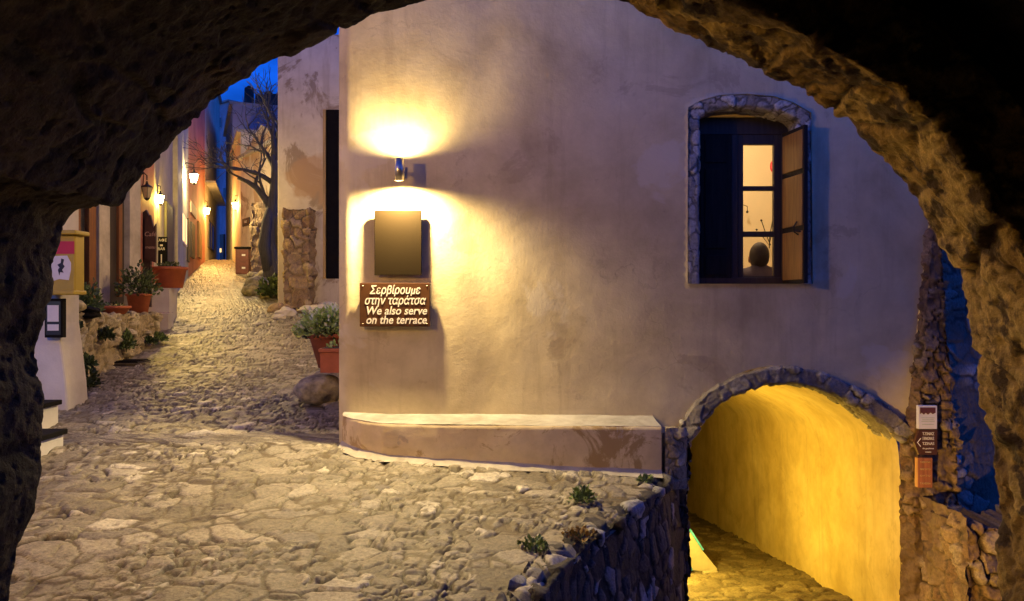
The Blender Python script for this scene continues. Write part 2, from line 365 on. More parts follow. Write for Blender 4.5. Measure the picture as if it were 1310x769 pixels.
M['ink'] = plain('black_ink', (0.02, 0.02, 0.03), 0.6, bump=0, var=0.05)
M['bronze'].node_tree.nodes['Principled BSDF'].inputs['Specular IOR Level'].default_value = 0.06; M['black'] = plain('black_paint', (0.010, 0.009, 0.009), 0.85, bump=0.05); M['black'].node_tree.nodes['Principled BSDF'].inputs['Specular IOR Level'].default_value = 0.1
M['bin'] = plain('bin_brown', (0.14, 0.045, 0.035), 0.5, bump=0.05)
M['bluep'] = plain('blue_plastic', (0.05, 0.30, 0.60), 0.5, bump=0)
M['board'] = plain('pale_board', (0.36, 0.32, 0.26), 0.6, nscale=9, var=0.15)
M['skin'] = plain('skin', (0.42, 0.24, 0.17), 0.6, bump=0, var=0.08)
M['cloth'] = plain('navy_cloth', (0.10, 0.08, 0.14), 0.85, bump=0.2, var=0.15)
M['hair'] = plain('dark_hair', (0.05, 0.04, 0.055), 0.7, bump=0.4, var=0.2)
M['roomw'] = plain('room_plaster', (0.70, 0.60, 0.44), 0.8, nscale=1.2, var=0.06)
M['hill'] = plain('hillside', (0.035, 0.035, 0.04), 0.95, nscale=0.3, var=0.5, bump=0)
m, t, b = newmat('window_glass'); b.inputs['Transmission Weight'].default_value = 1; b.inputs['Roughness'].default_value = 0.02; b.inputs['IOR'].default_value = 1.05; M['glass'] = m
m, t, b = newmat('display_glass'); b.inputs['Base Color'].default_value = (0.05, 0.06, 0.07, 1); b.inputs['Roughness'].default_value = 0.08; M['dglass'] = m
M['sod_glass'] = lamp_glass('sodium_globe', (1.0, 0.72, 0.28), 40)
M['wh_glass'] = lamp_glass('warm_globe', (1.0, 0.80, 0.42), 40)
M['off_glass'] = plain('frosted_glass', (0.45, 0.38, 0.22), 0.3, bump=0)
# ================================================================== the ground
def gz(X, Y):
    X = np.asarray(X, float); Y = np.asarray(Y, float)
    z = -1.11 + 0.110 * (Y - 6.1) - 0.05 * np.clip(X + 1.3, 0, 9)
    far = np.clip(Y - 30, 0, 1e9); z = z - far * 0.09
    return z
def on_ground(px, py):
    a, b = 2.5, 60.0
    for _ in range(50):
        m = (a + b) / 2; p = W(px, py, m)
        if p[2] > float(gz(p[0], p[1])): a = m
        else: b = m
    return W(px, py, (a + b) / 2)
EDGE = [on_ground(*p) for p in ((690, 769), (720, 722), (758, 690), (800, 657), (848, 626))]
EDGE_X = [EDGE[0][0] - 0.12] + [e[0] for e in EDGE] + [1.29]
EDGE_Y = [3.45] + [max(e[1], 3.5) for e in EDGE] + [6.12]
def edge_x(Y):
    e = np.interp(Y, EDGE_Y, EDGE_X)
    P = np.stack([np.asarray(Y), np.zeros_like(Y), np.zeros_like(Y)], 1)
    return e + 0.035 * fbm(P, 3.5, 3, 5)
def stones2d(P, s, size, jit=0.92, soft=0.16):
    wp = P + 0.16 * size * 3 * np.stack([fbm(P, 1.1 / size, 2, s + 3), fbm(P + 9, 1.1 / size, 2, s + 4), P[:, 0] * 0], 1)
    Q = wp / size; Q[:, 2] = 0
    f1, f2, cid, d = voro(Q, s, jit, three=False)
    e = sst(0.02, soft, f2 - f1)
    tilt = (d[:, 0] * (cid * 7 % 1 - 0.5) + d[:, 1] * (cid * 13 % 1 - 0.5))
    return e, cid, tilt, f1, f2
def street():
    ys = [3.42]
    while ys[-1] < 60: ys.append(ys[-1] + (0.0038 * ys[-1] if ys[-1] < 14 else 0.006 * ys[-1]))
    ys = np.array(ys); nc = 560; u = np.linspace(0, 1, nc)
    xl = np.interp(ys, [3.4, 5.5, 8, 12, 20, 60], [-4.6, -4.9, -5.6, -7.0, -10.5, -27])
    xr = np.where(ys < 6.13, edge_x(ys), np.interp(ys, [6.13, 6.4, 9, 14.8, 24, 60], [1.29, -1.1, -1.1, -2.0, -6.5, -17]))
    X = xl[:, None] + (xr - xl)[:, None] * u[None]; Y = np.repeat(ys[:, None], nc, 1)
    X = X.ravel(); Y = Y.ravel(); P = np.stack([X, Y, X * 0], 1)
    P0 = P * np.array([1, 1, 0]); e, cid, tilt, _b = mason(P0, 0.20, 11, (0.84, 1.12, 1), 0.30, 0.085, 2.4)
    tilt = tilt * 0.28
    e2, cid2, tilt2, _b2 = mason(P0, 0.09, 31, (0.8, 1.1, 1), 0.2, 0.12, 2.8); tilt2 = tilt2 * .5
    sel = sst(-0.06, 0.08, fbm(P, 2.2, 4, 77))                  # where stones are small chips
    n = fbm(P, 3.0, 5, 2); nf = fbm(P, 22, 4, 4)
    wear = 0.30 + 0.70 * sst(-0.25, 0.30, fbm(P, 2.4, 4, 51))                 # joints filled flush in places
    eb = e * (1 - sel * 0.0); hb = (0.006 + 0.022 * (cid * 5 % 1) ** 1.5) * e + 0.030 * tilt * e
    hs = (0.008 + 0.016 * (cid2 * 5 % 1)) * e2 + 0.02 * tilt2 * e2
    E = eb * (1 - sel) + np.minimum(e2, 0.35 + 0.65 * e) * sel
    H = (hb * (1 - sel) + hs * sel) * (0.3 + 0.75 * wear)
    crack = -0.016 * sst(0.93, 1.0, 1 - np.abs(fbm(P, 4.5, 3, 91)) * 2.0)
    Z = gz(X, Y) + H + 0.010 * n + 0.004 * nf + crack
    Z = Z - 0.05 * sst(0.10, 0.0, (xr[:, None] - X.reshape(len(ys), nc)).ravel()) * (Y < 6.1)
    C = cid * (1 - (sel > 0.5)) + cid2 * (sel > 0.5)
    E = E * (0.45 + 0.55 * wear) * (1 - 0.7 * sst(0.95, 1.0, 1 - np.abs(fbm(P, 4.5, 3, 91)) * 2.0))
    CR = (sst(0.38, 0.0, e) * (1 - sel) * sst(-.05, .25, fbm(P, 5, 3, 88)) + sst(0.25, 0.0, e2) * sel * .7) * sst(.12, .6, wear) + 0.7 * sst(0.95, 1.0, 1 - np.abs(fbm(P, 4.5, 3, 91)) * 2.0) * sst(0, .3, fbm(P, 2, 2, 66))
    Z = Z - 0.013 * CR
    V = np.stack([X, Y, Z], 1)
    o = mesh_obj('street', V, grid_faces(len(ys), nc), M['street'], attrs={'cell': C, 'edge': E, 'crev': CR})
    o['kind'] = 'structure'; o['label'] = 'worn irregular cobbled street climbing away between the houses'
street()
# pavement under the archway where the viewer stands
V = np.array([(x, y, float(gz(min(x, 1.2), y)) - 0.03) for y in np.linspace(-4.5, 3.42, 20) for x in np.linspace(-6, 6.2, 40)])
tag(mesh_obj('passage_pavement', V, grid_faces(20, 40), M['street'], attrs={'cell': np.random.rand(800), 'edge': np.ones(800)}), 'stone paving under the archway', kind='structure')

def flo(Y): return -2.54 - 0.14 * (np.asarray(Y) - 6.1)
def pavement():
    ys = np.concatenate([np.arange(3.3, 6.0, 0.03), np.arange(6.0, 12, 0.02), np.arange(12, 19, 0.05)]); nc = 190
    xs = np.linspace(-0.4, 3.9, nc); X, Y = np.meshgrid(xs, ys); X = X.ravel(); Y = Y.ravel(); P = np.stack([X, Y, X * 0], 1)
    e, cid, tilt, _, _ = stones2d(P, 61, 0.20)
    step = np.floor((Y - 6.6) / 1.15) * 0.05
    Z = flo(Y) + 0.022 * e * (0.5 + cid) + 0.03 * tilt * e + 0.025 * fbm(P, 4, 4, 3) + 0.01 * fbm(P, 20, 3, 3)
    o = mesh_obj('pavement', np.stack([X, Y, Z], 1), grid_faces(len(ys), nc), M['pavement'], attrs={'cell': cid, 'edge': e})
    tag(o, 'lower stone lane running down into the lit passage', kind='structure')
pavement()
# far ground sheet, well below the street, reaching the horizon
V = []; n = 40
for j in range(n):
    for i in range(n):
        x = -700 + 1400 * i / (n - 1); y = -300 + 1400 * j / (n - 1); V.append((x, y, -6.0))
tag(mesh_obj('ground', V, grid_faces(n, n), M['hill']), 'dark open ground around the village', kind='structure')

# ================================================================== walls with openings
def cdt_wall(name, outer, holes, y, mat, parent, step=0.045, amp=0.012, rim=0.05, seed=3, extra=None):
    """upright wall sheet in the XZ plane at distance y, with openings, gently uneven like hand plaster"""
    def dens(loop, st):
        out = []
        for a, b in zip(loop, loop[1:] + loop[:1]):
            d = math.hypot(b[0] - a[0], b[1] - a[1]); k = max(1, int(d / st))
            out += [(a[0] + (b[0] - a[0]) * i / k, a[1] + (b[1] - a[1]) * i / k) for i in range(k)]
        return out
    loops = [dens(outer, step)] + [dens(h, step * 0.7) for h in holes]
    pts = []; edges = []
    for lp in loops:
        o = len(pts); pts += lp; edges += [(o + i, o + (i + 1) % len(lp)) for i in range(len(lp))]
    A = np.array(pts)
    def inside(q, lp):
        lp = np.array(lp); x, z = q[:, 0], q[:, 1]; c = np.zeros(len(q), bool)
        for (x1, z1), (x2, z2) in zip(lp, np.roll(lp, -1, 0)):
            with np.errstate(divide='ignore', invalid='ignore'):
                c ^= ((z1 > z) != (z2 > z)) & (x < (x2 - x1) * (z - z1) / (z2 - z1) + x1)
        return c
    xs = np.arange(A[:, 0].min(), A[:, 0].max(), step); zs = np.arange(A[:, 1].min(), A[:, 1].max(), step)
    G = np.array([(x + (step / 2 if k % 2 else 0), z) for k, z in enumerate(zs) for x in xs])
    G = G + 0.0011
    k = inside(G, loops[0])
    for h in loops[1:]: k &= ~inside(G, h)
    G = G[k]
    md = np.full(len(G), 9.0)
    for p in A: md = np.minimum(md, np.hypot(G[:, 0] - p[0], G[:, 1] - p[1]))
    G = G[md > step * 0.45]
    allp = [Vector(p) for p in pts] + [Vector(p) for p in G.tolist()]
    r = geometry.delaunay_2d_cdt(allp, edges, [], 0, 1e-6)
    V2 = np.array([tuple(v) for v in r[0]]); F2 = [f for f in r[2]]
    cen = np.array([V2[list(f)].mean(0) for f in F2])
    ok = inside(cen, loops[0])
    for h in loops[1:]: ok &= ~inside(cen, h)
    F2 = [list(f) for f, q in zip(F2, ok) if q]
    P = np.stack([V2[:, 0], V2[:, 0] * 0, V2[:, 1]], 1)
    Y = y + amp * (fbm(P, 0.8, 2, seed) * 1.3 + 0.28 * fbm(P, 3.2, 2, seed + 5) + 0.06 * fbm(P, 11, 2, seed + 6))
    if extra: Y = Y + extra(P[:, 0], P[:, 2])
    V = np.stack([V2[:, 0], Y, V2[:, 1]], 1).tolist()
    if rim:
        key = {}
        for i, v in enumerate(V2): key[(round(float(v[0]), 4), round(float(v[1]), 4))] = i
        for lp in loops[1:]:
            idx = [key.get((round(p[0], 4), round(p[1], 4))) for p in lp]
            if None in idx: continue
            base = len(V); V += [[V[i][0], V[i][1] + rim, V[i][2]] for i in idx]
            for q in range(len(idx)):
                q2 = (q + 1) % len(idx); F2.append([idx[q], idx[q2], base + q2, base + q])
    return mesh_obj(name, V, F2, mat, parent, smooth=True)
def resample(pts, st):
    P = np.array(pts, float); d = np.r_[0, np.cumsum(np.linalg.norm(np.diff(P, axis=0), axis=1))]
    n = max(2, int(d[-1] / st)); s = np.linspace(0, d[-1], n)
    return np.stack([np.interp(s, d, P[:, k]) for k in range(P.shape[1])], 1)
def smoothc(P, it=4):
    P = P.copy()
    for _ in range(it): P[1:-1] = 0.25 * P[:-2] + 0.5 * P[1:-1] + 0.25 * P[2:]
    return P
def band(name, curve, prof, mat, parent, st=0.010, size=0.1, amp=0.02, seed=1, sm=6, namp=0.4, flip=False):
    """rubble band: sweep profile [(outward offset, y)] along a curve of (x,z)"""
    C = smoothc(resample(curve, st), sm); T = np.gradient(C, axis=0); T /= np.linalg.norm(T, axis=1, keepdims=True)
    Nn = np.stack([T[:, 1], -T[:, 0]], 1) * (-1 if flip else 1)     # left-hand outward
    Pf = resample(prof, st); nr, nc = len(C), len(Pf)
    X = C[:, None, 0] + Nn[:, None, 0] * Pf[None, :, 0]; Z = C[:, None, 1] + Nn[:, None, 1] * Pf[None, :, 0]
    Y = np.repeat(Pf[None, :, 1], nr, 0); V = np.stack([X.ravel(), Y.ravel(), Z.ravel()], 1)
    N = grid_normals(V, nr, nc)
    e, cid, tl, bu = mason(V, size, seed, warp=0.3, soft=0.12)
    h = amp * (e * (0.3 + cid) * (0.3 + 0.7 * bu) + e * tl * 0.8 - 0.4) + amp * namp * fbm(V, 14, 4, seed) + amp * .3 * fbm(V, 40, 3, seed); cv = sst(0.2, 0.0, e) * (.3 + .7 * bu) * .8; e = e * (.4 + .6 * bu)
    c = np.array([C[:, 0].mean(), V[:, 1].mean() + 1.0, C[:, 1].mean()])
    side = np.sign((N * (np.array([C[:, 0].mean(), -1.0, C[:, 1].mean()]) - V)).sum(1).mean())
    V = V + N * side * h[:, None]
    return mesh_obj(name, V, grid_faces(nr, nc), mat, parent, attrs={'cell': cid, 'edge': e, 'crev': cv})
def rock_grid(name, G, mat, parent, size, amp, seed, squash=(1, 1, 1), toward=(0, 0, 0), namp=0.6, nsc=9, warp=0.3, soft=0.13, dispmask=None):
    """G: (rows, cols, 3) grid; stones bulge toward the point 'toward'"""
    nr, nc, _ = G.shape; V = G.reshape(-1, 3).copy(); N = grid_normals(V, nr, nc)
    side = np.sign((N * (np.array(toward) - V)).sum(1).mean()); N = N * side
    Q = V * np.array(squash) / size
    e, cid, tl, bu = mason(V, size, seed, squash, warp, soft)
    h = amp * (e * (0.3 + cid) * (0.25 + 0.75 * bu) + e * tl * 0.9 - 0.4) + amp * namp * fbm(V, nsc, 5, seed, 0.55) + amp * .22 * fbm(V, 42, 3, seed); cv = sst(0.2, 0.0, e) * (.3 + .7 * bu); e = e * (.3 + .7 * bu)
    if dispmask is not None: h = h * dispmask
    V = V + N * h[:, None]
    return mesh_obj(name, V, grid_faces(nr, nc), mat, parent, attrs={'cell': cid, 'edge': e, 'crev': cv})

# ================================================================== main plastered house
YW = 6.1
def w2(px, py, Y=YW): p = W(px, py, Y); return (p[0], p[2])
house = thing('plastered_house', 'tall cream plastered house corner with a lit window, wall lamp and yellow passage under it', 'house', (0.9, 7.5, -1.3))
HI = Matrix.Translation((0.9, 7.5, -1.3)).inverted()
def under(parent, o):
    o.parent = parent; o.matrix_parent_inverse = parent.matrix_basis.inverted(); return o
tun_outer = [w2(*p) for p in ((864, 900), (864, 612), (866, 560), (886, 522), (908, 500), (932, 484), (958, 473), (985, 468), (1012, 469), (1040, 475), (1070, 487), (1102, 504), (1130, 525), (1150, 548), (1160, 562))]
tun_inner = [w2(*p) for p in ((878, 900), (878, 600), (884, 562), (900, 536), (920, 517), (944, 503), (975, 494), (1008, 491), (1040, 497), (1068, 508), (1100, 525), (1130, 546), (1150, 566), (1153, 620), (1153, 900))]
win_outer = [w2(*p) for p in ((880, 363), (880, 138), (896, 129), (920, 122), (955, 120), (990, 123), (1015, 131), (1038, 144), (1040, 363))]
right_edge = [w2(*p) for p in ((1159, 562), (1163, 515), (1172, 440), (1180, 360), (1189, 285), (1200, 180), (1215, 0))]
XL = w2(432, 400)[0]
outer = [(XL, -1.35), (1.26, -1.45), (1.26, -3.0)] + [tun_outer[1]] + tun_outer[2:] + right_edge[1:] + [(3.4, 4.6), (XL, 4.6)]
def relief(x, z):
    # hand-laid plaster: rounded corner and a broad swelling left of centre
    r = 0.05 * sst(0.10, 0.0, x - XL) ** 2
    g = 0.012 * np.exp(-((x + 1.20) / 0.10) ** 2) * sst(-0.5, 0.2, z) * sst(1.1, .5, z) + 0.010 * np.exp(-((x + 0.22 + 0.05 * np.sin(z * 2)) / 0.16) ** 2)
    return r + g
under(house, cdt_wall('wall', outer, [win_outer], YW, M['wall'], None, step=0.04, amp=0.013, extra=relief))
# side and back walls, top
mb = MB()
mb.prism([(XL, 6.15, -1.5), (XL, 14.0, -0.6), (XL, 14.0, 4.6), (XL, 6.15, 4.6)], (0.22, 0, 0))
mb.box((2.1, 14.1, 1.6), (6.9, 0.2, 6.2))
under(house, mb.build('side_wall', M['wall']))
mb = MB(); mb.box((1.2, 10.2, 4.68), (5.2, 8.4, 0.14)); under(house, mb.build('roof', M['quoin']))
# bench along the foot of the wall
bf = [(438, 574, 6.06), (446, 583, 5.97), (462, 590, 5.87), (490, 594, 5.80), (560, 599, 5.76), (700, 606, 5.74), (846, 611, 5.74)]
pts = resample([(W(a, b, c)[0], c, gz(W(a, b, c)[0], c)) for a, b, c in bf], 0.02); n = len(pts)
zt = np.interp(pts[:, 0], [-1.3, -0.9, 1.1], [-0.885, -0.905, -0.918])
rows = []
for k, fr in enumerate(np.linspace(0, 1, 18)):
    z = zt * fr + (pts[:, 2] - 0.06) * (1 - fr)
    bulge = 0.012 * np.sin(fr * 3.1); rows.append(np.stack([pts[:, 0], pts[:, 1] - bulge, z], 1))
rows.append(np.stack([pts[:, 0], pts[:, 1] + 0.008, zt + 0.008], 1))
G = np.array(rows); V = G.reshape(-1, 3); V[:, 1] += 0.010 * fbm(V, 2.5, 3, 4) + 0.003 * fbm(V, 16, 3, 4)
bench = under(house, mesh_obj('bench', V, grid_faces(len(rows), n), M['bench']))
rows = []
for fr in np.linspace(0, 1, 12):
    y = (pts[:, 1] + 0.006) * (1 - fr) + (6.13) * fr; rows.append(np.stack([pts[:, 0], y, zt + 0.010 + 0.03 * fr], 1))
G = np.array(rows); V = G.reshape(-1, 3); V[:, 2] += 0.006 * fbm(V, 6, 3, 9)
o = under(house, mesh_obj('bench_top', V, grid_faces(12, n), M['bench_top']))
# end of the bench: small stones
mb = MB()
rr = random.Random(4)
zb = float(gz(1.13, 5.8)) - 0.1
G = np.array([[(1.10 + 0.17 * u + 0.004, 5.735 + 0.05 * u * u, zb + (-0.92 - zb) * v) for u in np.linspace(0, 1, 34)] for v in np.linspace(0, 1, 80)])
rock_grid('bench_end', G, M['garden'], None, 0.10, 0.022, 5, toward=(0, 0, -1)); under(house, bpy.data.objects['bench_end'])
mb = MB(); mb.box((1.17, 5.96, (zb - 0.94) / 2), (0.16, 0.30, -zb - 0.99)); under(house, mb.build('bench_core', M['garden']))
# white mortar fillet where the bench meets the street
rows = []
for fr in np.linspace(0, 1, 8):
    d = 0.085 * (1 - fr); rows.append(np.stack([pts[:, 0] - 0.3 * d * (pts[:, 0] < -1.1), pts[:, 1] - d + 0.01, gz(pts[:, 0], pts[:, 1] - d) + 0.012 + 0.055 * fr ** 1.6], 1))
G = np.array(rows); V = G.reshape(-1, 3); V[:, 2] += 0.008 * fbm(V, 9, 3, 2); V[:, 1] += 0.03 * fbm(V, 5, 3, 8) * (np.repeat(np.linspace(1, 0, 8), n))
under(house, mesh_obj('mortar_skirting', V, grid_faces(8, n), M['fillet']))
# arch surround of the passage, in dark rubble; reveal; then the vault
under(house, band('passage_surround', tun_inner[::-1][2:-1] + [tun_inner[0]], [(0.145, 6.13), (0.13, 6.045), (0.02, 6.03), (0.0, 6.06), (0.0, 6.5)], M['surround'], None, size=0.12, amp=0.020, seed=8, sm=2))
tv = [(x, z) for x, z in tun_inner[::-1]]
C = smoothc(resample([(2.99, -4.6)] + [(min(x + 0.012, 2.99) if x > 2.5 else (max(x - .012, 1.32) if x < 1.6 else x), z + (0.03 if z > -2 else 0)) for x, z in tv[1:-1]] + [(1.32, -4.6)], 0.03), 14)
ys = np.r_[np.arange(6.10, 10, 0.05), np.arange(10, 18.5, 0.15)]
G = np.zeros((len(ys), len(C), 3))
for i, y in enumerate(ys):
    drop = -0.14 * max(0, y - 6.42) * 0.75
    G[i, :, 0] = C[:, 0] + (0.10 * math.sin((y - 6.4) * 0.55)) * 0.3; G[i, :, 1] = y
    top = C[:, 1] > -2.0
    G[i, :, 2] = np.where(C[:, 1] > -4, C[:, 1] + drop, C[:, 1])
V = G.reshape(-1, 3); N = grid_normals(V, len(ys), len(C)); V = V + N * (0.03 * fbm(V, 1.1, 3, 6) + 0.009 * fbm(V, 5, 3, 7))[:, None]
under(house, mesh_obj('passage_vault', V, grid_faces(len(ys), len(C)), M['tunnel']))
mb = MB(); mb.box((2.1, 18.6, -2.4), (3, 0.2, 5)); under(house, mb.build('passage_end', M['tunnel']))
# window: surround, frame, panes, shutters
under(house, band('window_surround', win_outer[::-1], [(0.002, 6.12), (-0.012, 6.108), (-0.085, 6.12), (-0.10, 6.15), (-0.10, 6.36)], M['surround_pale'], None, size=0.10, amp=0.010, seed=4, sm=2))
fy = 6.34
def bxp(mb, x0, z1, x1, z0, y, dpt, bev=0.004):     # a box given by photo pixels, at distance y
    a = W(x0, z1, y); c = W(x1, z0, y); mb.box(((a[0] + c[0]) / 2, y + dpt / 2, (a[2] + c[2]) / 2), (c[0] - a[0], dpt, a[2] - c[2]), bev=bev)
mb = MB()
bxp(mb, 886, 150, 1028, 172, fy, 0.07); bxp(mb, 886, 355, 1028, 366, fy - 0.01, 0.09)
bxp(mb, 886, 172, 896, 356, fy, 0.07); bxp(mb, 936, 172, 944, 356, fy, 0.07); bxp(mb, 1000, 172, 1008, 356, fy, 0.07)
bxp(mb, 944, 172, 951, 356, fy + 0.01, 0.045); bxp(mb, 990, 172, 1000, 356, fy + 0.01, 0.045)
bxp(mb, 951, 172, 990, 185, fy + 0.01, 0.045); bxp(mb, 951, 238, 990, 244, fy + 0.015, 0.035); bxp(mb, 951, 296, 990, 303, fy + 0.015, 0.035); bxp(mb, 951, 353, 990, 357, fy + 0.01, 0.045)
bxp(mb, 1008, 172, 1028, 356, fy + 0.02, 0.04)
win = under(house, mb.build('window_frame', M['dwood']))
mb = MB(); bxp(mb, 950, 180, 991, 355, fy + 0.03, 0.004, 0); under(house, mb.build('window_pane', M['glass']))
# upper filling above the frame (lit underside of the rough arch shows here)
mb = MB(); bxp(mb, 884, 122, 1036, 152, fy + 0.05, 0.1, 0); under(house, mb.build('window_lintel', M['tunnel']))
# closed left shutter leaf, facing the street
mb = MB(); bxp(mb, 896, 172, 936, 356, fy - 0.012, 0.03)
for a, b_ in ((178, 208), (216, 318), (326, 352)): bxp(mb, 902, a, 930, b_, fy - 0.022, 0.012, 0.004)
under(house, mb.build('shutter', M['shutter']))
# open right leaf, swung out of the reveal
h0 = Vector((W(1003, 200, fy)[0], fy - 0.005, 0)); h1 = Vector((2.215, 6.0, 0)); dv = (h1 - h0); ln = dv.length; ang = math.atan2(dv.y, dv.x)
z0, z1 = 0.13, 1.325
sh = MB(); mid = (h0 + h1) / 2
sh.box((mid.x, mid.y, (z0 + z1) / 2), (ln, 0.032, z1 - z0), rz=ang, bev=0.003)
shut = under(house, sh.build('shutter', M['shutter']))
sh = MB(); nrm = Vector((-math.sin(ang), math.cos(ang), 0)); nrm = nrm if nrm.x < 0 else -nrm
for a, b_ in ((z0 + 0.03, z0 + 0.40), (z0 + 0.44, z0 + 0.83), (z0 + 0.87, z1 - 0.03)):
    c = mid + nrm * 0.019; sh.box((c.x, c.y, (a + b_) / 2), (ln - 0.03, 0.012, b_ - a), rz=ang, bev=0.004)
under(house, sh.build('shutter_lining', M['bwood']))
sh = MB(); c = h0 + dv * 0.82 + nrm * 0.03; sh.tube([(c.x, c.y, 0.50), (c.x - .03, c.y, 0.52), (c.x - .035, c.y, 0.56), (c.x - .01, c.y, 0.60)], 0.006); sh.tube([(c.x - .03, c.y, 0.53), (c.x + .02, c.y - .03, 0.52)], 0.006)
under(shut, sh.build('handle', M['iron'])); 
# the room behind the window
mb = MB(); RX0, RX1, RY0, RY1, RZ0, RZ1 = 1.25, 3.6, 6.42, 8.6, -0.50, 1.95
mb.box(((RX0 + RX1) / 2, RY1 + .05, .8), (RX1 - RX0 + .2, .1, 2.6)); mb.box((RX0 - .05, (RY0 + RY1) / 2, .8), (.1, RY1 - RY0, 2.6)); mb.box((RX1 + .05, (RY0 + RY1) / 2, .8), (.1, RY1 - RY0, 2.6))
mb.box(((RX0 + RX1) / 2, (RY0 + RY1) / 2, RZ0 - .04), (RX1 - RX0, RY1 - RY0, .08)); mb.box(((RX0 + RX1) / 2, (RY0 + RY1) / 2, RZ1 + .05), (RX1 - RX0, RY1 - RY0, .1))
under(house, mb.build('room', M['roomw']))

def point(name, loc, e, col, r, parent=None, kind='POINT'):
    ld = bpy.data.lights.new(name, kind); ld.energy = e; ld.color = col
    ld.shadow_soft_size = r; o = bpy.data.objects.new(name, ld); o.location = loc; link(o)
    if parent: under(parent, o)
    return o
pl = thing('ceiling_lamp', 'small round ceiling lamp lighting the room behind the window', 'lamp', (2.1, 7.5, 1.9))
MB().sph((2.1, 7.5, 1.80), .10, 3).build('lamp_globe', emis('room_globe', (1, .78, .45), 4), None, True); under(pl, bpy.data.objects['lamp_globe'])
MB().cyl((2.1, 7.5, 1.88), (2.1, 7.5, 1.95), .05).build('lamp_base', M['iron']); under(pl, bpy.data.objects['lamp_base'])
point('room_light', (2.1, 7.45, 1.62), 62, (1.0, .72, .38), .08, pl)
# wall ornaments in the room
orn = thing('wire_sculpture', 'thin wire branch sculpture with small beads on the lit room wall', 'ornament', (2.75, 8.5, .9))
mb = MB(); 
def q(px, py): p = W(px, py, 8.45); return (p[0], p[1], p[2])
mb.tube([q(989, 240), q(991, 270), q(985, 300), q(984, 318)], .006); mb.tube([q(974, 282), q(980, 300), q(986, 314)], .005); mb.tube([q(975, 302), q(984, 314), q(988, 296)], .005)
mb.tube([q(950, 262), q(956, 264), q(956, 270)], .004)
mb.build('wire', M['iron']); under(orn, bpy.data.objects['wire'])
for pp, r_ in (((974, 282), .012), ((968, 294), .012), ((956, 271), .014)): under(orn, MB().sph(q(*pp), r_).build('bead', M['ink']))
tag(MB().sph(q(988, 213), .036, 3, (.7, .5, 1.6)).build('red_vase', M['redp'], None, True), 'red oval ornament on the room wall seen through the top pane', 'ornament')
# ================================================================== the archway the viewer stands under
YA = 2.6
AP = [(8, 900), (12, 800), (18, 740), (28, 692), (48, 655), (57, 610), (50, 566), (54, 556), (55, 488), (50, 470), (46, 440), (52, 425), (60, 395), (68, 362), (68, 335), (78, 305), (86, 288), (102, 270), (135, 262), (158, 264), (166, 250), (188, 224), (226, 180), (280, 122), (350, 80), (435, 38), (480, 20), (560, -2), (620, -16), (700, -14), (755, -2), (800, 12), (850, 34), (900, 55), (950, 76), (1000, 104), (1042, 126), (1080, 150), (1128, 198), (1160, 242), (1184, 280), (1205, 302), (1224, 345), (1240, 400), (1250, 440), (1254, 480), (1250, 505), (1262, 560), (1272, 620), (1276, 680), (1270, 760), (1280, 900)]
arch = thing('stone_arch', 'dark rough stone archway in the foreground framing the whole view', 'archway', (0, 0.5, -1.75))
def arch_grid():
    C = smoothc(resample([w2(a, b_, YA) for a, b_ in AP], 0.008), 2); n = len(C)
    d = C - np.array([0.0, -0.25]); d /= np.linalg.norm(d, axis=1, keepdims=True)
    side = sst(-0.1, 0.5, C[:, 0]) * sst(-1.3, -0.6, C[:, 1])       # the ring stands proud of the vault on the right only
    rows = []
    for o in np.linspace(0.55, 0.012, 24): rows.append((o, YA, 0))
    for y in np.linspace(YA - 0.012, 2.24, 40): rows.append((0.0, y, 0))
    for k in np.linspace(0.04, 1, 16): rows.append((0.0, 2.24 - 0.02 * k, k))
    for y in np.linspace(2.2, -3.8, 330) if False else 2.2 - 6.0 * (np.linspace(0, 1, 210) ** 1.5): rows.append((0.0, y, 1))
    G = np.zeros((len(rows), n, 3))
    for i, (o, y, k) in enumerate(rows):
        off = o + 0.30 * k * side
        G[i, :, 0] = C[:, 0] + d[:, 0] * off; G[i, :, 1] = y; G[i, :, 2] = C[:, 1] + d[:, 1] * off
    return G, n
G, n = arch_grid()
nr = len(G); V = G.reshape(-1, 3).copy(); N = grid_normals(V, nr, n)
s_ = np.sign((N * (np.array([0, 1.0, -0.4]) - V)).sum(1)[nr * n // 2: ].mean()); N *= s_
e, cid, tl, bu = mason(V, 0.27, 21, (1, 0.8, 1), 0.3, 0.12)
e2, cid2, tl2, bu2 = mason(V, 0.10, 25, (1, 0.8, 1), 0.3, 0.2)
pit = sst(0.25, 0.6, fbm(V, 13, 4, 44)); pit2 = sst(0.3, 0.6, fbm(V, 33, 3, 45))
rt = sst(-0.2, 0.8, V[:, 0])
am = 0.6 + 0.4 * rt
h = am * (0.018 * (e * (0.4 + cid) * (.3 + .7 * bu) - 0.4) + 0.020 * e * tl + 0.013 * e2 * (cid2 + tl2) * (1 - .6 * bu)) + (0.009 + 0.009 * rt) * fbm(V, 5, 5, 9, 0.6) + (0.008 + 0.006 * rt) * fbm(V, 22, 5, 12, 0.65) - 0.012 * pit * am - 0.010 * pit2
V = V + N * h[:, None]
CRV = sst(0.25, 0.0, e) * (.35 + .65 * (1 - bu)) * sst(-.3, .2, fbm(V, 3, 3, 61)) + .7 * pit2
FA = np.array(grid_faces(nr, n)); rr_, cc_ = np.divmod(np.arange(len(FA)), n - 1)
ringf = (rr_ < 74) & (G[0, :-1, 0][cc_] > -0.15)
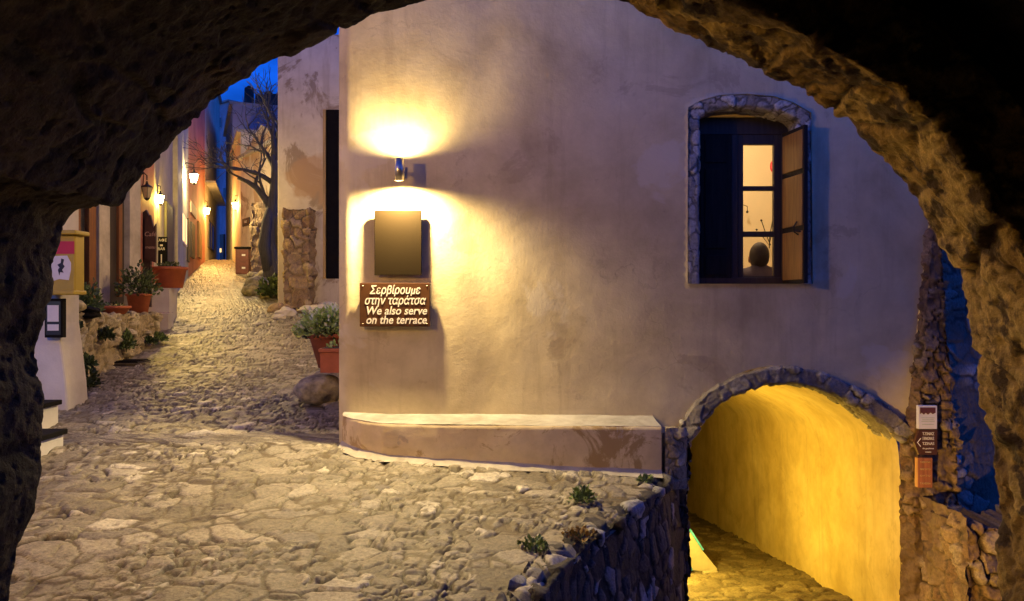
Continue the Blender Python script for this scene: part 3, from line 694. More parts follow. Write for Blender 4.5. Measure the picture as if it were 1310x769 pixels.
for nm, sel_, mt in (('vault', ~ringf, 'arch'), ('arch_ring_lit', ringf, 'ring')):  # ring faces on the right take the golden lit copy of the arch stone
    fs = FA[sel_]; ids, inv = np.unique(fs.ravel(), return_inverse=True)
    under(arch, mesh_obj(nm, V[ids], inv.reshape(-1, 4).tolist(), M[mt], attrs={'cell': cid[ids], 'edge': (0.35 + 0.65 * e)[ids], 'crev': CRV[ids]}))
Co = resample([w2(a, b_, YA) for a, b_ in AP], 0.1); dd = Co - np.array([0.0, -0.25]); dd /= np.linalg.norm(dd, axis=1, keepdims=True)
loop = [tuple(x) for x in (Co + dd * 0.42)]
loop = [p for p in loop if p[1] < 1.8]
out = [(-3.45, -3.2), loop[0]] + [] 
outer = [(-3.45, -3.0), (loop[0][0], -3.0)] + [(x, min(z, 1.78)) for x, z in loop] + [(loop[-1][0], -3.0), (4.2, -3.0), (4.2, 2.05), (-3.45, 2.05)]
mb = MB(); mb.prism([(x, YA - 0.05, z) for x, z in outer], (0, -0.3, 0)); 
under(arch, mb.build('facade', M['pier']))
mb = MB(); mb.box((0.4, -0.8, 1.98), (7.6, 6.5, 0.22)); mb.box((-3.5, -0.8, -.5), (.3, 6.5, 5)); mb.box((4.25, -0.8, -.5), (.3, 6.5, 5)); mb.box((0.4, -3.95, -.5), (7.6, .3, 5))  # end wall behind the viewer is added to keep skylight out of the vault
under(arch, mb.build('outer_walls_light_stop', M['pier']))

# ================================================================== terrace edge wall above the lower lane
def terrace_wall():
    ys = np.r_[np.arange(3.40, 6.13, 0.012)]; xs = edge_x(ys); zt = gz(xs, ys)
    rows = []
    for o in np.linspace(0.16, 0, 14): rows.append((-o, 0.012 - 0.02 * (1 - o / 0.16)))
    for k in np.linspace(0.012, 1, 120): rows.append((0.10 * k, -k * 1.85))
    G = np.array([[(x + a, y - 0.3 * a, z + b_) for x, y, z in zip(xs, ys, zt)] for a, b_ in rows])
    nr, nc, _ = G.shape; V = G.reshape(-1, 3); N = grid_normals(V, nr, nc); N *= np.sign(N[:, 0].mean())
    e, cid, tl, bu = mason(V, 0.14, 33, (1, 1.3, 0.9), 0.3, 0.16); top = np.repeat(np.array([sst(0.05, -0.1, b_) for a, b_ in rows]), nc)
    h = (0.042 * (e * (0.3 + 1.1 * cid) - 0.5) + 0.045 * e * tl + 0.03 * fbm(V, 7, 5, 5) + .007 * fbm(V, 38, 3, 7)) * (0.35 + 0.65 * (1 - top))
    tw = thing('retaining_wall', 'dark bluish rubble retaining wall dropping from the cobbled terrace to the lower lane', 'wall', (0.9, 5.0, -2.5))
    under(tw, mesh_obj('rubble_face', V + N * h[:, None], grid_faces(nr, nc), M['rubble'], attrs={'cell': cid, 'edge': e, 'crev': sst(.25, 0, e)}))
terrace_wall()
mb = MB(); mb.box((1.9, 3.36, -2.2), (4.8, 0.1, 1.65)); tag(mb.build('stair_wall', M['rubble']), 'low stone wall closing the near end of the sunken lane', 'wall')
# rough jamb left of the passage, below the terrace level (joins the retaining wall)
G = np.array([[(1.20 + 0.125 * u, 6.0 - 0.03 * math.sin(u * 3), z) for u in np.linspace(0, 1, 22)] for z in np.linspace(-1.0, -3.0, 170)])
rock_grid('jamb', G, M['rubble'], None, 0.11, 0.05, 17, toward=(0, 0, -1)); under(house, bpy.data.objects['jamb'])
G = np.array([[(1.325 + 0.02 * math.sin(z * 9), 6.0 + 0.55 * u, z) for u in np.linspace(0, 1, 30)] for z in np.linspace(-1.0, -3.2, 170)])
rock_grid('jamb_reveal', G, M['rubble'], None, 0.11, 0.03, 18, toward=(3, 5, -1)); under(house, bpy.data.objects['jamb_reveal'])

# ================================================================== rubble pier and masonry at the right
pier = thing('rubble_pier', 'orange brown rubble stone pier right of the yellow passage, carrying three small signs', 'pier', (3.2, 6.0, -2.6))
def pier_face():
    zz = np.linspace(2.2, -3.0, 360)
    py = 384.5 - zz / 6.1 * F
    xl = np.interp(py, [0, 180, 285, 360, 440, 515, 562, 900], [1213, 1198, 1187, 1178, 1170, 1161, 1151, 1151])
    xr = np.interp(py, [0, 285, 320, 400, 520, 640, 680, 900], [1218, 1197, 1199, 1203, 1213, 1221, 1232, 1240])
    rows = []
    for z, a, b_ in zip(zz, xl, xr):
        X0, X1 = (a - 655) / F * 6.1, (b_ - 655) / F * 6.06
        r = [(X0 + (X1 - X0) * u, 6.10 - 0.07 * min(1, u * 6) - 0.03 * u, z) for u in np.linspace(0, 1, 50)]
        r += [(X1 + 0.95 * u, 6.0 + 0.62 * u, z) for u in np.linspace(0.02, 1, 70)]
        rows.append(r)
    return np.array(rows)
G = pier_face(); Gf = G[:, :52]; Gs = G[:, 49:]
rock_grid('rubble_face', Gf, M['pier'], None, 0.10, 0.035, 41, toward=(0, 0, -1), squash=(1, 1, 1.3), nsc=12); under(pier, bpy.data.objects['rubble_face.001'])
rock_grid('masonry_return', Gs, M['brick'], None, 0.18, 0.014, 43, toward=(3, 0, 0), squash=(0.5, 0.5, 1.7), warp=0.10); under(pier, bpy.data.objects['masonry_return'])
# lower rubble block in front, at the foot of the arch
low = thing('rubble_block', 'rough low rubble block with pale mortar at the foot of the right pier', 'wall', (3.3, 5.4, -2.6))
G = []
for k, z in enumerate(np.r_[np.full(1, -1.56), np.linspace(-1.56, -3.2, 130)]):
    dpt = 0.5 if k == 0 else 0.0; a = []
    for u in np.linspace(0, 1, 90): a.append((3.10 + 0.75 * u, 5.42 + (0.5 if k == 0 else 0), z + 0.03 * math.sin(u * 9)))
    G.append(a)
rock_grid('rubble_face', np.array(G), M['pier'], None, 0.14, 0.05, 47, toward=(2, 0, -1)); under(low, bpy.data.objects['rubble_face.002'])
G = np.array([[(3.10 - 0.01 * math.sin(v * 20), 5.42 + 0.6 * v, z) for v in np.linspace(0, 1, 40)] for z in np.linspace(-1.48, -3.2, 130)])
rock_grid('rubble_side', G, M['pier'], None, 0.14, 0.04, 49, toward=(0, 4, -1)); under(low, bpy.data.objects['rubble_side'])
# three signs
def board(name, label, cat, x0, y0, x1, y1, Y, d, m, edge=None, bev=0.003):
    a = W(x0, y0, Y); c = W(x1, y1, Y); cx, cz = (a[0] + c[0]) / 2, (a[2] + c[2]) / 2
    t = thing(name, label, cat, (cx, Y + d, cz))
    o = MB().box((0, -d / 2, 0), (c[0] - a[0], d, a[2] - c[2]), bev=bev).build('panel', m, t)
    return t, c[0] - a[0], a[2] - c[2], d
YS = 5.93
t, bw, bh, d = board('sign', 'white square sign with a brown splash at its top, highest on the rubble pier', 'sign', 1175, 519, 1199, 549, YS, 0.035, M['paper'])
mb = MB(); pts = [(-bw * .42, bh * .42), (bw * .40, bh * .42), (bw * .40, bh * .20), (bw * .25, bh * .14), (bw * .14, bh * .21), (0, bh * .12), (-bw * .12, bh * .2), (-bw * .22, bh * .12), (-bw * .34, bh * .2), (-bw * .42, bh * .14)]
mb.prism([(x, -d - 0.003, z) for x, z in pts], (0, 0.003, 0)); mb.build('brown_splash', M['bin'], t)
mb = MB()
for z, wd in ((-.02, .7), (-.1, .6), (-.17, .7), (-.30, .62)): mb.box((0, -d - 0.0012, bh * z), (bw * wd, 0.002, bh * .022))
mb.build('faint_lines', plain('faint_green', (0.45, 0.52, 0.42), 0.6, bump=0), t)
a = W(1170, 550, YS); c = W(1199, 582, YS); cx, cz = (a[0] + c[0]) / 2, (a[2] + c[2]) / 2; bw = c[0] - a[0]; bh = a[2] - c[2]
t = thing('sign', 'dark brown arrow shaped sign with white capitals, middle one on the rubble pier', 'sign', (cx, YS + .03, cz))
MB().prism([(-bw / 2, -.03, 0.0), (-bw * .30, -.03, bh / 2), (bw / 2, -.03, bh / 2), (bw / 2, -.03, -bh / 2), (-bw * .30, -.03, -bh / 2)], (0, .03, 0)).build('panel', M['sign'], t)
for k, (s, z, sz) in enumerate((("ΤΖΙΝΑΣ", .34, .030), ("ΞΕΝΩΝΑΣ", .15, .030), ("TZINAS", -.05, .030), ("the guesthouse", -.24, .016), ("rooms", -.38, .016))):
    text('lettering', s, sz, M['ink_w'], t, (bw * .10, -.0325, bh * z), width=bw * (.52 if k < 3 else (.5, .25)[k - 3]))
MB().tube([(-bw * .24, -.033, .03), (-bw * .38, -.033, 0), (-bw * .24, -.033, -.03)], .003).build('arrow_mark', M['ink_w'], t)
t, bw, bh, d = board('sign', 'orange brown wooden sign with faded letters, lowest on the rubble pier', 'sign', 1174, 586, 1193, 624, YS, 0.045, wood('sign_wood', (0.36, 0.13, 0.04)))
mb = MB()
for s, z, sz in (("ΤΑΒΕΡΝΑ", .36, .020), ("ΦΑΓΗΤΟ", .12, .020), ("ΟΥΖΟ", -.10, .018), ("TAVERN", -.36, .022)): text('lettering', s, sz, plain('faded_ochre', (0.55, 0.36, 0.15), .6, bump=0) if s == "ΤΑΒΕΡΝΑ" else bpy.data.materials['faded_ochre'], t, (0, -d - .001, bh * z), width=bw * .7)

# ================================================================== wall lamp and boards on the plaster
lx, ly, lz = (511 - 655) / F * 5.94, 5.94, (384.5 - 217) / F * 5.94
lamp = thing('wall_lamp', 'slim cylinder wall lamp shining up and down the plaster above the bronze board', 'lamp', (lx, 6.09, lz))
mb = MB()
n = 28; ro, ri, hh = 0.034, 0.030, 0.083
mb.lathe([(ri, -.012), (ri, hh), (ro, hh), (ro, -hh), (ri, -hh), (ri, -.015)], n=n); o = mb.build('lamp_tube', M['steel'], lamp, True); o.location = (0, ly - 6.09, 0)
MB().box((0, -.008, 0), (.05, .02, .09), bev=.003).cyl((0, -.01, 0), (0, -.12, 0), .012).build('wall_plate', M['steel'], lamp)
for s, nm in ((1, 'up'), (-1, 'down')):
    MB().cyl((0, ly - 6.09, s * .050), (0, ly - 6.09, s * .058), .026).build('lens', emis('lens_' + nm, (1, .78, .45), 60), lamp)
    ld = bpy.data.lights.new('bulb', 'SPOT'); ld.energy = E_UP if s > 0 else E_DOWN; ld.color = WARM; ld.spot_size = R(172); ld.spot_blend = 0.75; ld.shadow_soft_size = 0.028
    lo = bpy.data.objects.new('bulb', ld); lo.location = (0, ly - 6.09, s * (hh + .004)); lo.rotation_euler = (R(180) if s > 0 else 0, 0, 0); link(lo, lamp)
t, bw, bh, d = board('menu_board', 'blank bronze coloured metal menu board under the wall lamp', 'board', 479, 269, 539, 352, 6.045, 0.022, M['bronze'])
MB().box((0, .025, 0), (bw * .8, .06, bh * .8)).build('spacer', M['black'], t)
t, bw, bh, d = board('sign', 'brown enamel sign with white Greek and English lettering about serving on the terrace', 'sign', 460, 362, 550, 418, 6.045, 0.026, M['sign'])
MB().box((0, .025, 0), (bw * .9, .06, bh * .8)).build('backing', M['signedge'], t)
for s, z in (("Σερβίρουμε", .33), ("στην ταράτσα", .09), ("We also serve", -.14), ("on the terrace", -.35)):
    text('lettering', s, .088, M['ink_w'], t, (0.01 * (z < 0), -d - .0015, bh * z), shear=0.22, bold=0.0012, width=bw * (.72 if z > .3 else .87 if z > 0 else .86))
for sx in (-1, 1):
    for sz in (-1, 1): MB().sph((sx * bw * .455, -d, sz * bh * .43), .005, 2).build('screw', M['steel'], t)

# ================================================================== lanterns
def lantern(label, pos, arm, lit=None, e=0, col=SODIUM, sc=1.0, mat=None, group=None):
    """iron wall lantern: pos = middle of the glass, arm = vector from the glass to the wall"""
    t = thing('street_lantern', label, 'lantern', pos, group=group); s = sc; A = Vector(arm)
    MB().lathe([(.055 * s, -.10 * s), (.10 * s, .08 * s)], n=6).build('glass', lit or M['off_glass'], t)
    mb = MB().lathe([(.112 * s, .085 * s), (.112 * s, .095 * s), (.03 * s, .14 * s), (.012 * s, .20 * s)], n=6)
    mb.lathe([(.05 * s, -.10 * s), (.05 * s, -.12 * s), (.012 * s, -.15 * s)][::-1], n=6)
    for k in range(6):
        a = k * math.pi / 3; mb.cyl((.054 * s * math.cos(a), .054 * s * math.sin(a), -.10 * s), (.10 * s * math.cos(a), .10 * s * math.sin(a), .085 * s), .004 * s, n=5)
    mb.build('cage', M['iron'], t)
    mb = MB(); top = Vector((0, 0, .22 * s)); up = Vector((0, 0, .30 * s))
    mb.tube([top, up, A * .5 + Vector((0, 0, .36 * s)), A + Vector((0, 0, .30 * s))], .010 * s); mb.tube([A + Vector((0, 0, .02 * s)), A * .6 + Vector((0, 0, .16 * s)), A * .5 + Vector((0, 0, .34 * s))], .007 * s)
    mb.box(A + Vector((0, 0, .18 * s)), (.03, .07, .40 * s), bev=.004); mb.build('bracket', M['iron'], t)
    if e:
        ld = bpy.data.lights.new('bulb', 'POINT'); ld.energy = e; ld.color = col; ld.shadow_soft_size = .07 * s
        lo = bpy.data.objects.new('bulb', ld); lo.location = (0, 0, -0.0); link(lo, t)
    return t

# ================================================================== near left house, steps, boxes
nh = thing('white_house', 'white plastered house end beside the steps at the left, partly hidden by the arch', 'house', (-4.0, 5.0, -1.2))
o = MB().box((-4.3, 3.5, 1.2), (1.2, 1.7, 5.4)).build('wall', M['white']); under(nh, o)
g0 = on_ground(86, 503)
mb = MB()
g0 = (W(88, 500, 7.15)[0], 7.15)
mb.prism([(g0[0] - 1.4, 7.15, -1.4), (g0[0] + .02, 7.15, -1.4), (g0[0] - .02, 7.15, -.75), (g0[0] - .09, 7.15, -.2), (g0[0] - .10, 7.15, 3.0), (g0[0] - 1.4, 7.15, 3.0)], (0, .35, 0))
under(nh, mb.build('buttress', M['white'], bev=.02))
st = thing('doorstep', 'white plaster doorstep with dark tread edges at the left', 'steps', (-3.6, 5.9, -1.3))
for k, (x1, Y0, Y1, zt, zb) in enumerate(((-3.43, 5.45, 6.1, -1.02, -1.4), (-3.84, 6.1, 6.75, -0.88, -1.35))):
    z = zt if k == 0 else zt; under(st, MB().box((x1 - .5, (Y0 + Y1) / 2, (z + zb) / 2), (1.0, Y1 - Y0, z - zb), bev=.015).build('step', M['white']))
    under(st, MB().box((x1 - .49, (Y0 + Y1) / 2 - .01, z + .022), (1.05, Y1 - Y0, .04), bev=.006).build('tread', M['black']))
# menu case with glass
YM = 7.08
t, bw, bh, d = board('menu_case', 'grey framed glass menu case on the white wall under the yellow post box', 'display case', 57, 382, 80, 432, YM, 0.06, M['black'])
MB().box((0, -d - .004, 0), (bw * .8, .004, bh * .86)).build('pane', M['dglass'], t)
mb = MB(); mb.box((0, -d - .008, bh * .12), (bw * .62, .003, bh * .42)); mb.box((0, -d - .008, -bh * .24), (bw * .62, .003, bh * .16)); mb.build('menu_sheet', M['paper'], t)
# yellow post box
t, bw, bh, d = board('post_box', 'yellow post box with a red label and torn white notice beside the arch', 'post box', 60, 300, 96, 373, YM - .02, 0.16, M['yellow'], bev=.012)
MB().box((0.02, -d / 2 - .03, bh * .53), (bw * 1.18, d + .08, .04), bev=.01).build('lid', M['yellow'], t)
MB().box((0, -d / 2 - .02, -bh * .52), (bw * 1.15, d + .05, .04), bev=.01).build('base_ledge', M['yellow'], t)
MB().box((.02, -d - .003, bh * .27), (bw * .8, .004, bh * .22)).build('red_label', M['redp'], t)
mb = MB(); mb.prism([(x * bw, -d - .003, z * bh) for x, z in ((-.30, .12), (.22, .13), (.36, 0), (.36, -.12), (.28, -.30), (-.05, -.28), (-.38, -.33))], (0, .003, 0)); nt_ = mb.build('notice', M['paper'], t)
MB().prism([(x * bw, -d - .0045, z * bh) for x, z in ((.02, .08), (.12, .06), (.08, -.02), (.14, -.06), (.05, -.12), (.10, -.17), (-.02, -.16), (-.05, -.22), (-.10, -.12), (-.04, -.08), (-.12, -.03), (.0, 0))], (0, .002, 0)).build('ink_mark', M['ink'], nt_)
# lantern on the near house, high at the left beside the arch: lights the arch ring, the pier and the street
lantern('black iron lantern glowing on the near white house left of the arch', (-3.1, 3.3, 1.32), (-.58, 0, 0), M['sod_glass'], E_FILL, SODIUM)

# ================================================================== left side of the lane
class Facade:
    def __init__(s, name, label, p0, p1, z0, z1, mat, thick=2.5):
        s.p0 = Vector(p0); s.p1 = Vector(p1); d = (s.p1 - s.p0); s.len = d.length; s.d = d.normalized()
        s.n = Vector((-s.d.y, s.d.x)); 
        if s.n.dot(-s.p0) < 0: s.n = -s.n
        s.z0 = z0; s.t = thing(name, label, 'house', (s.p0.x, s.p0.y, z0))
        b = -s.n * thick
        o = MB().prism([(s.p0.x, s.p0.y, z0 - 1.5), (s.p1.x, s.p1.y, z0 - 1.5), (s.p1.x, s.p1.y, z1), (s.p0.x, s.p0.y, z1)], (b.x, b.y, 0)).build('wall', mat); under(s.t, o)
        rf = MB().prism([(s.p0.x + s.n.x * .12, s.p0.y + s.n.y * .12, z1), (s.p1.x + s.n.x * .12, s.p1.y + s.n.y * .12, z1), (s.p1.x + s.n.x * .12, s.p1.y + s.n.y * .12, z1 + .10), (s.p0.x + s.n.x * .12, s.p0.y + s.n.y * .12, z1 + .10)], (b.x, b.y, 0)).build('roof', M['grey']); under(s.t, rf)
    def u(s, px):                                   # distance along the facade of photo column px
        k = (px - 655) / F; den = s.d.x - k * s.d.y
        return (k * s.p0.y - s.p0.x) / den
    def z(s, px, py):
        q = s.p0 + s.d * s.u(px); return (384.5 - py) / F * q.y
    def slab(s, name, u0, u1, z0, z1, d, mat, parent=None, off=0.0, bev=.006):
        a = s.p0 + s.d * u0 + s.n * off; b = s.p0 + s.d * u1 + s.n * off
        o = MB().prism([(a.x, a.y, z0), (b.x, b.y, z0), (b.x, b.y, z1), (a.x, a.y, z1)], (s.n.x * d, s.n.y * d, 0)).build(name, mat, bev=bev)
        if parent is None: return under(s.t, o)
        o.parent = parent; o.matrix_parent_inverse = (parent.matrix_parent_inverse.inverted() if False else s.t.matrix_basis.inverted()).copy() if False else parent_world_inv(parent); return o
    def spx(s, name, x0, y0, x1, y1, d, mat, parent=None, off=0.0):
        um = (s.u(x0) + s.u(x1)) / 2; xm = (x0 + x1) / 2
        return s.slab(name, s.u(x0), s.u(x1), s.z(xm, y1), s.z(xm, y0), d, mat, parent, off)
def parent_world_inv(p):
    bpy.context.view_layer.update(); return p.matrix_world.inverted()
def win_(f, x0, y0, x1, y1, fm, pm):
    fr = f.spx('window', x0, y0, x1, y1, .04, fm)
    dx = (x1 - x0) * .14; dy = (y1 - y0) * .06; f.spx('pane', x0 + dx, y0 + dy, x1 - dx, y1 - dy, .02, pm, parent=fr, off=.03)
    xm = (x0 + x1) / 2; f.spx('glazing_bar', xm - .06 * (x1 - x0), y0 + dy, xm + .06 * (x1 - x0), y1 - dy, .025, fm, parent=fr, off=.035)
    return fr
def XY(px, Y): return ((px - 655) / F * Y, Y)
darkp = plain('dark_pane', (0.03, 0.03, 0.035), 0.15, bump=0)
litp = emis('lit_pane', (1.0, .62, .22), 1.6)
shop = Facade('shop_house', 'shop front with stone pilasters and tall brown wooden doors at the left of the lane', (-5.30, 8.4), XY(172, 11.6), -0.1, 4.2, M['cream'])
shop.spx('pilaster', 117, 150, 131, 392, .10, M['quoin']); shop.spx('pilaster', 157, 150, 171, 392, .10, M['quoin'])
d1 = shop.spx('door', 132, 150, 156, 388, .03, M['dwood']); shop.spx('door_panel', 146, 170, 150, 380, .05, M['owood'], parent=d1, off=.02)
d1 = shop.spx('door', 84, 150, 116, 388, .03, M['dwood']); shop.spx('door_frame', 104, 170, 113, 388, .08, M['owood'], parent=d1, off=.02); shop.spx('door_frame', 93, 170, 96, 388, .05, M['owood'], parent=d1, off=.02); shop.spx('door_glass', 97, 200, 103, 340, .02, darkp, parent=d1, off=.03)
redh = Facade('red_house', 'salmon red plastered house with a black lantern, just past the shop doors', XY(172, 11.6), XY(197, 13.4), 0.1, 5.8, M['red'])
crm = Facade('cream_house', 'cream house brightly lit by a yellow lamp, with an awning bar over its door', XY(197, 13.4), XY(228, 18), 0.1, 6.4, M['cream'])
crm.spx('door', 210, 262, 219, 365, .05, M['dwood']); crm.spx('stone_pier', 221, 150, 227.5, 365, .10, M['quoin'])
gsh = Facade('grey_house', 'grey house with a white framed window behind the big street lamp', XY(228, 18), XY(241, 22), 0.4, 8.2, M['grey'])
win_(gsh, 230.0, 275, 237.5, 312, M['paper'], litp); gsh.spx('door', 238.6, 280, 240.6, 335, .05, M['dwood'])
rd2 = Facade('red_house', 'deep red house lit orange by the far lamp, behind the grey house', XY(241, 22), XY(262, 29), 0.7, 10, M['red'])
fr = rd2.spx('arched_recess', 243, 262, 250, 276, .04, M['cream']); rd2.spx('door', 242.5, 286, 247, 330, .06, M['dwood']); rd2.spx('door', 252, 285, 256, 330, .06, M['bwood'])
cr2 = Facade('cream_house', 'far cream house with one tall dark window beyond the red house', XY(262, 29), XY(281, 38), 1.2, 9.4, M['cream'])
win_(cr2, 265.5, 285, 273, 320, M['dwood'], darkp); cr2.slab('canopy', .3, 8, 4.35, 4.42, .35, M['grey'])
far = Facade('blue_house', 'tall grey blue house closing the end of the lane in the dusk', XY(255, 46), XY(294, 44), 1.5, 11.0, M['bluegrey'], thick=4)
for x, y in ((268, 150), (280, 150), (268, 190), (279, 195), (286, 240)): win_(far, x, y, x + 4, y + 14, M['grey'], darkp)
gt = far.spx('gate', 281, 300, 288, 333, .10, M['dwood']); far.spx('lit_window', 283.6, 318, 285.4, 323, .05, litp, off=.1)
rb = Facade('dark_house', 'narrow dark blue house side at the right of the lane end', XY(289, 36), XY(297.5, 30), 1.2, 7.4, M['bluegrey'])
yl = Facade('yellow_house', 'narrow house corner lit yellow by its lantern beside the pale gable', XY(297.5, 30), XY(308, 25.5), 1.0, 5.4, M['cream'])
gb = Facade('gable_house', 'pale house behind the bare tree with a small dark street sign', XY(308, 25.5), XY(364, 22.0), 0.6, 4.5, M['pale'])
mb = MB(); a = gb.p0; c = gb.p1; m_ = (a + c) / 2
mb.prism([(a.x, a.y - .01, 4.5), (c.x, c.y - .01, 4.5), (m_.x, m_.y - .01, 5.25)], (0, 2.2, 0)); under(gb.t, mb.build('gable', M['pale']))
sg = gb.spx('street_sign', 311, 279, 320, 289, .03, M['ink'])
text('lettering', 'ΟΔΟΣ', .10, M['paper'], None, (0, 0, 0)); o = bpy.data.objects['lettering.%03d' % (len([x for x in bpy.data.objects if x.name.startswith('lettering')]) - 1)] if 'lettering' in bpy.data.objects else None
q_ = gb.p0 + gb.d * gb.u(315.5) + gb.n * .036; o.location = (q_.x, q_.y, gb.z(315.5, 284)); o.rotation_euler = (R(90), 0, math.atan2(gb.d.y, gb.d.x)); under(sg, o); o.matrix_parent_inverse = parent_world_inv(sg)
# pale building across the lane from the big house, with a rough stone buttress
ph = thing('pale_house', 'tall pale weathered house with stained plaster and a brown stone buttress', 'house', (-3.0, 15.5, -.2))
XP = XY(355, 14.8)[0]
under(ph, MB().box(((XP - 0.9) / 2, 16.3, 2.0), (-0.9 - XP, 3.0, 5.9), bev=.02).build('wall', M['pale']))
def rockbox(name, x0, x1, yf, dp, z0, z1, mat, parent, size, amp, seed, nx=40, nz=90):
    us = np.r_[np.linspace(-dp, 0, 12, endpoint=False), np.linspace(0, x1 - x0, nx), np.linspace(x1 - x0, x1 - x0 + dp, 13)[1:]]
    G = []
    for k, z in enumerate(np.r_[z0, np.linspace(z0, z1, nz), z1]):
        row = []
        for u_ in us:
            x = x0 + min(max(u_, 0), x1 - x0); y = yf + (-u_ if u_ < 0 else max(0, u_ - (x1 - x0)))
            if k == nz + 1: y = yf + dp; 
            row.append((x, y, z))
        G.append(row)
    return rock_grid(name, np.array(G), mat, parent, size, amp, seed, toward=((x0 + x1) / 2 , yf - 50, (z0 + z1) / 2))
Yb = 14.35
o = rockbox('buttress', XY(362, Yb)[0], XY(396, Yb)[0], Yb, .5, -.6, W(0, 266, Yb)[2], M['ruin'], None, .22, .07, 3); under(ph, o)
o = rockbox('stone_footing', XY(349, Yb)[0], XY(404, Yb)[0], Yb - .12, .6, -.6, -.12, M['ruin'], None, .22, .08, 5); under(ph, o)
Yb = 21.2
o = tag(rockbox('stone_pillar', XY(321, Yb)[0], XY(342, Yb)[0], Yb, .5, .1, W(0, 259, Yb)[2], M['ruin'], None, .25, .07, 6), 'short ruined stone pillar standing left of the bare tree', 'pillar')
# dark window shutter sticking out of the house side wall into the lane
o = MB().box((-1.60, 8.03, 1.07), (0.54, 0.045, 1.70), bev=.003).build('side_shutter', M['black']); under(house, o)
o2 = MB().box((-1.885, 8.03, 1.07), (0.03, 0.07, 1.70), bev=.003).build('shutter_edge_lit', M['lit_edge']); under(house, o2)  # yellow strip paints the lamplight along the shutter's edge

# lamps of the lane
def wl(px, py, Y): return W(px, py, Y)
lantern('black iron lantern, unlit, on the salmon red house', wl(188, 246, 12.2), (-.12, .05, 0), None, 0, sc=0.85)
lantern('glowing lantern on the cream house, nearest of the lit lane lamps', wl(205, 255, 13.9), (-.22, .1, 0), M['sod_glass'], 190, YELLOW, 0.75)
lantern('large glowing street lantern on a long arm in front of the grey house', wl(248, 228, 20.5), (-.45, .2, 0), M['wh_glass'], 480, (1.0, .70, .25), 1.15)
lantern('small glowing lantern by the deep red house, farthest of the lit lamps', wl(265, 270, 29.0), (-.25, .3, 0), M['sod_glass'], 450, (1, .52, .12), 1.1)
lantern('pale glowing lantern on the narrow yellow lit house corner', wl(301, 263, 27.0), (.25, .2, 0), M['wh_glass'], 110, (1, .72, .22), 1.1)
lantern('warm lantern on the side wall of the big plastered house, above the planters', (-1.62, 10.2, 1.75), (.27, 0, 0), M['sod_glass'], 230, (1, .66, .30), 1.1)
# ================================================================== garden wall and things on it
ga = on_ground(84, 503); gb_ = on_ground(207, 436)
gwt = thing('garden_wall', 'low ochre rubble garden wall with weeds, in front of the shop doors', 'wall', (ga[0], ga[1], ga[2]))
def gwall():
    n = 150; zt = np.linspace(W(0, 403, ga[1])[2], W(0, 402, gb_[1])[2], n); u = np.linspace(0, 1, n)
    xs = ga[0] + (gb_[0] - ga[0]) * u; ys = ga[1] + (gb_[1] - ga[1]) * u; zg = gz(xs, ys) - .1
    G = [np.stack([xs, ys, zg + (zt - zg) * k], 1) for k in np.linspace(0, 1, 60)]
    G += [np.stack([xs - .05 * k, ys, zt + .02 * math.sin(k * 1.5)], 1) for k in np.linspace(.4, 8, 14)]
    return np.array(G)
rock_grid('wall_face', gwall(), M['garden'], None, .15, .045, 71, toward=(0, 8, .5)); under(gwt, bpy.data.objects['wall_face'])
mb = MB(); mb.prism([(ga[0] - .1, ga[1], -.22), (gb_[0] - .1, gb_[1], -.22), (gb_[0] - 1.2, gb_[1] + .3, -.22), (ga[0] - 1.4, ga[1] + .3, -.22)], (0, 0, .06)); under(gwt, mb.build('terrace_top', M['garden']))

def leaves(name, c, rx, ry, rz, n, size, mat, parent=None, seed=1, up=.3, hemi=True, pmat=None):
    rr = random.Random(seed); V = []; Fc = []
    for k in range(n):
        while True:
            p = Vector((rr.uniform(-1, 1), rr.uniform(-1, 1), rr.uniform(0 if hemi else -1, 1)))
            l = p.length
            if 0.25 < l < 1: break
        lump = 1 + .22 * math.sin(p.x * 7 + seed) * math.cos(p.y * 6 + p.z * 5)
        q = Vector((p.x * rx * lump, p.y * ry * lump, p.z * rz * lump)) + Vector(c)
        d = (p.normalized() + Vector((rr.gauss(0, .5), rr.gauss(0, .5), up + rr.gauss(0, .4)))).normalized()
        s = size * rr.uniform(.6, 1.4); side = d.cross(Vector((rr.gauss(0, 1), rr.gauss(0, 1), rr.gauss(0, 1)))).normalized() * s * .32
        b = len(V); up2 = d.cross(side).normalized() * s * .12
        V += [q, q + d * s * .5 + side + up2, q + d * s, q + d * s * .5 - side + up2]; Fc += [(b, b + 1, b + 2, b + 3)]
    return mesh_obj(name, [tuple(v) for v in V], Fc, mat, parent, smooth=False)
def stems(name, c, r, h, n, mat, parent, seed, rad=.004, lean=.6):
    rr = random.Random(seed); mb = MB()
    for k in range(n):
        a = rr.uniform(0, 6.28); l = rr.uniform(.2, lean) * r; mb.tube([(c[0], c[1], c[2]), (c[0] + l * .4 * math.cos(a), c[1] + l * .4 * math.sin(a), c[2] + h * .5), (c[0] + l * math.cos(a), c[1] + l * math.sin(a), c[2] + h * rr.uniform(.7, 1))], [rad, rad * .8, rad * .4], 5)
    return mb.build(name, mat, parent)
def weed(label, c, r, h, n, size, mat, seed, group=None, name='weed', cat='plant'):
    t = thing(name, label, cat, c, group=group)
    stems('stem', (0, 0, 0), r, h * .9, 7, M['leaf'], t, seed); leaves('foliage', (0, 0, h * .15), r, r, h * .85, n, size, mat, t, seed); return t
g = on_ground(745, 644); weed('small green tuft growing between the cobbles in front of the bench', g, .07, .10, 170, .035, M['leaf_mid'], 3, name='grass_tuft', cat='plant')
g = on_ground(683, 703); weed('flat green tuft near the terrace edge at the bottom', g, .08, .045, 130, .03, M['leaf_mid'], 4, name='grass_tuft', cat='plant')
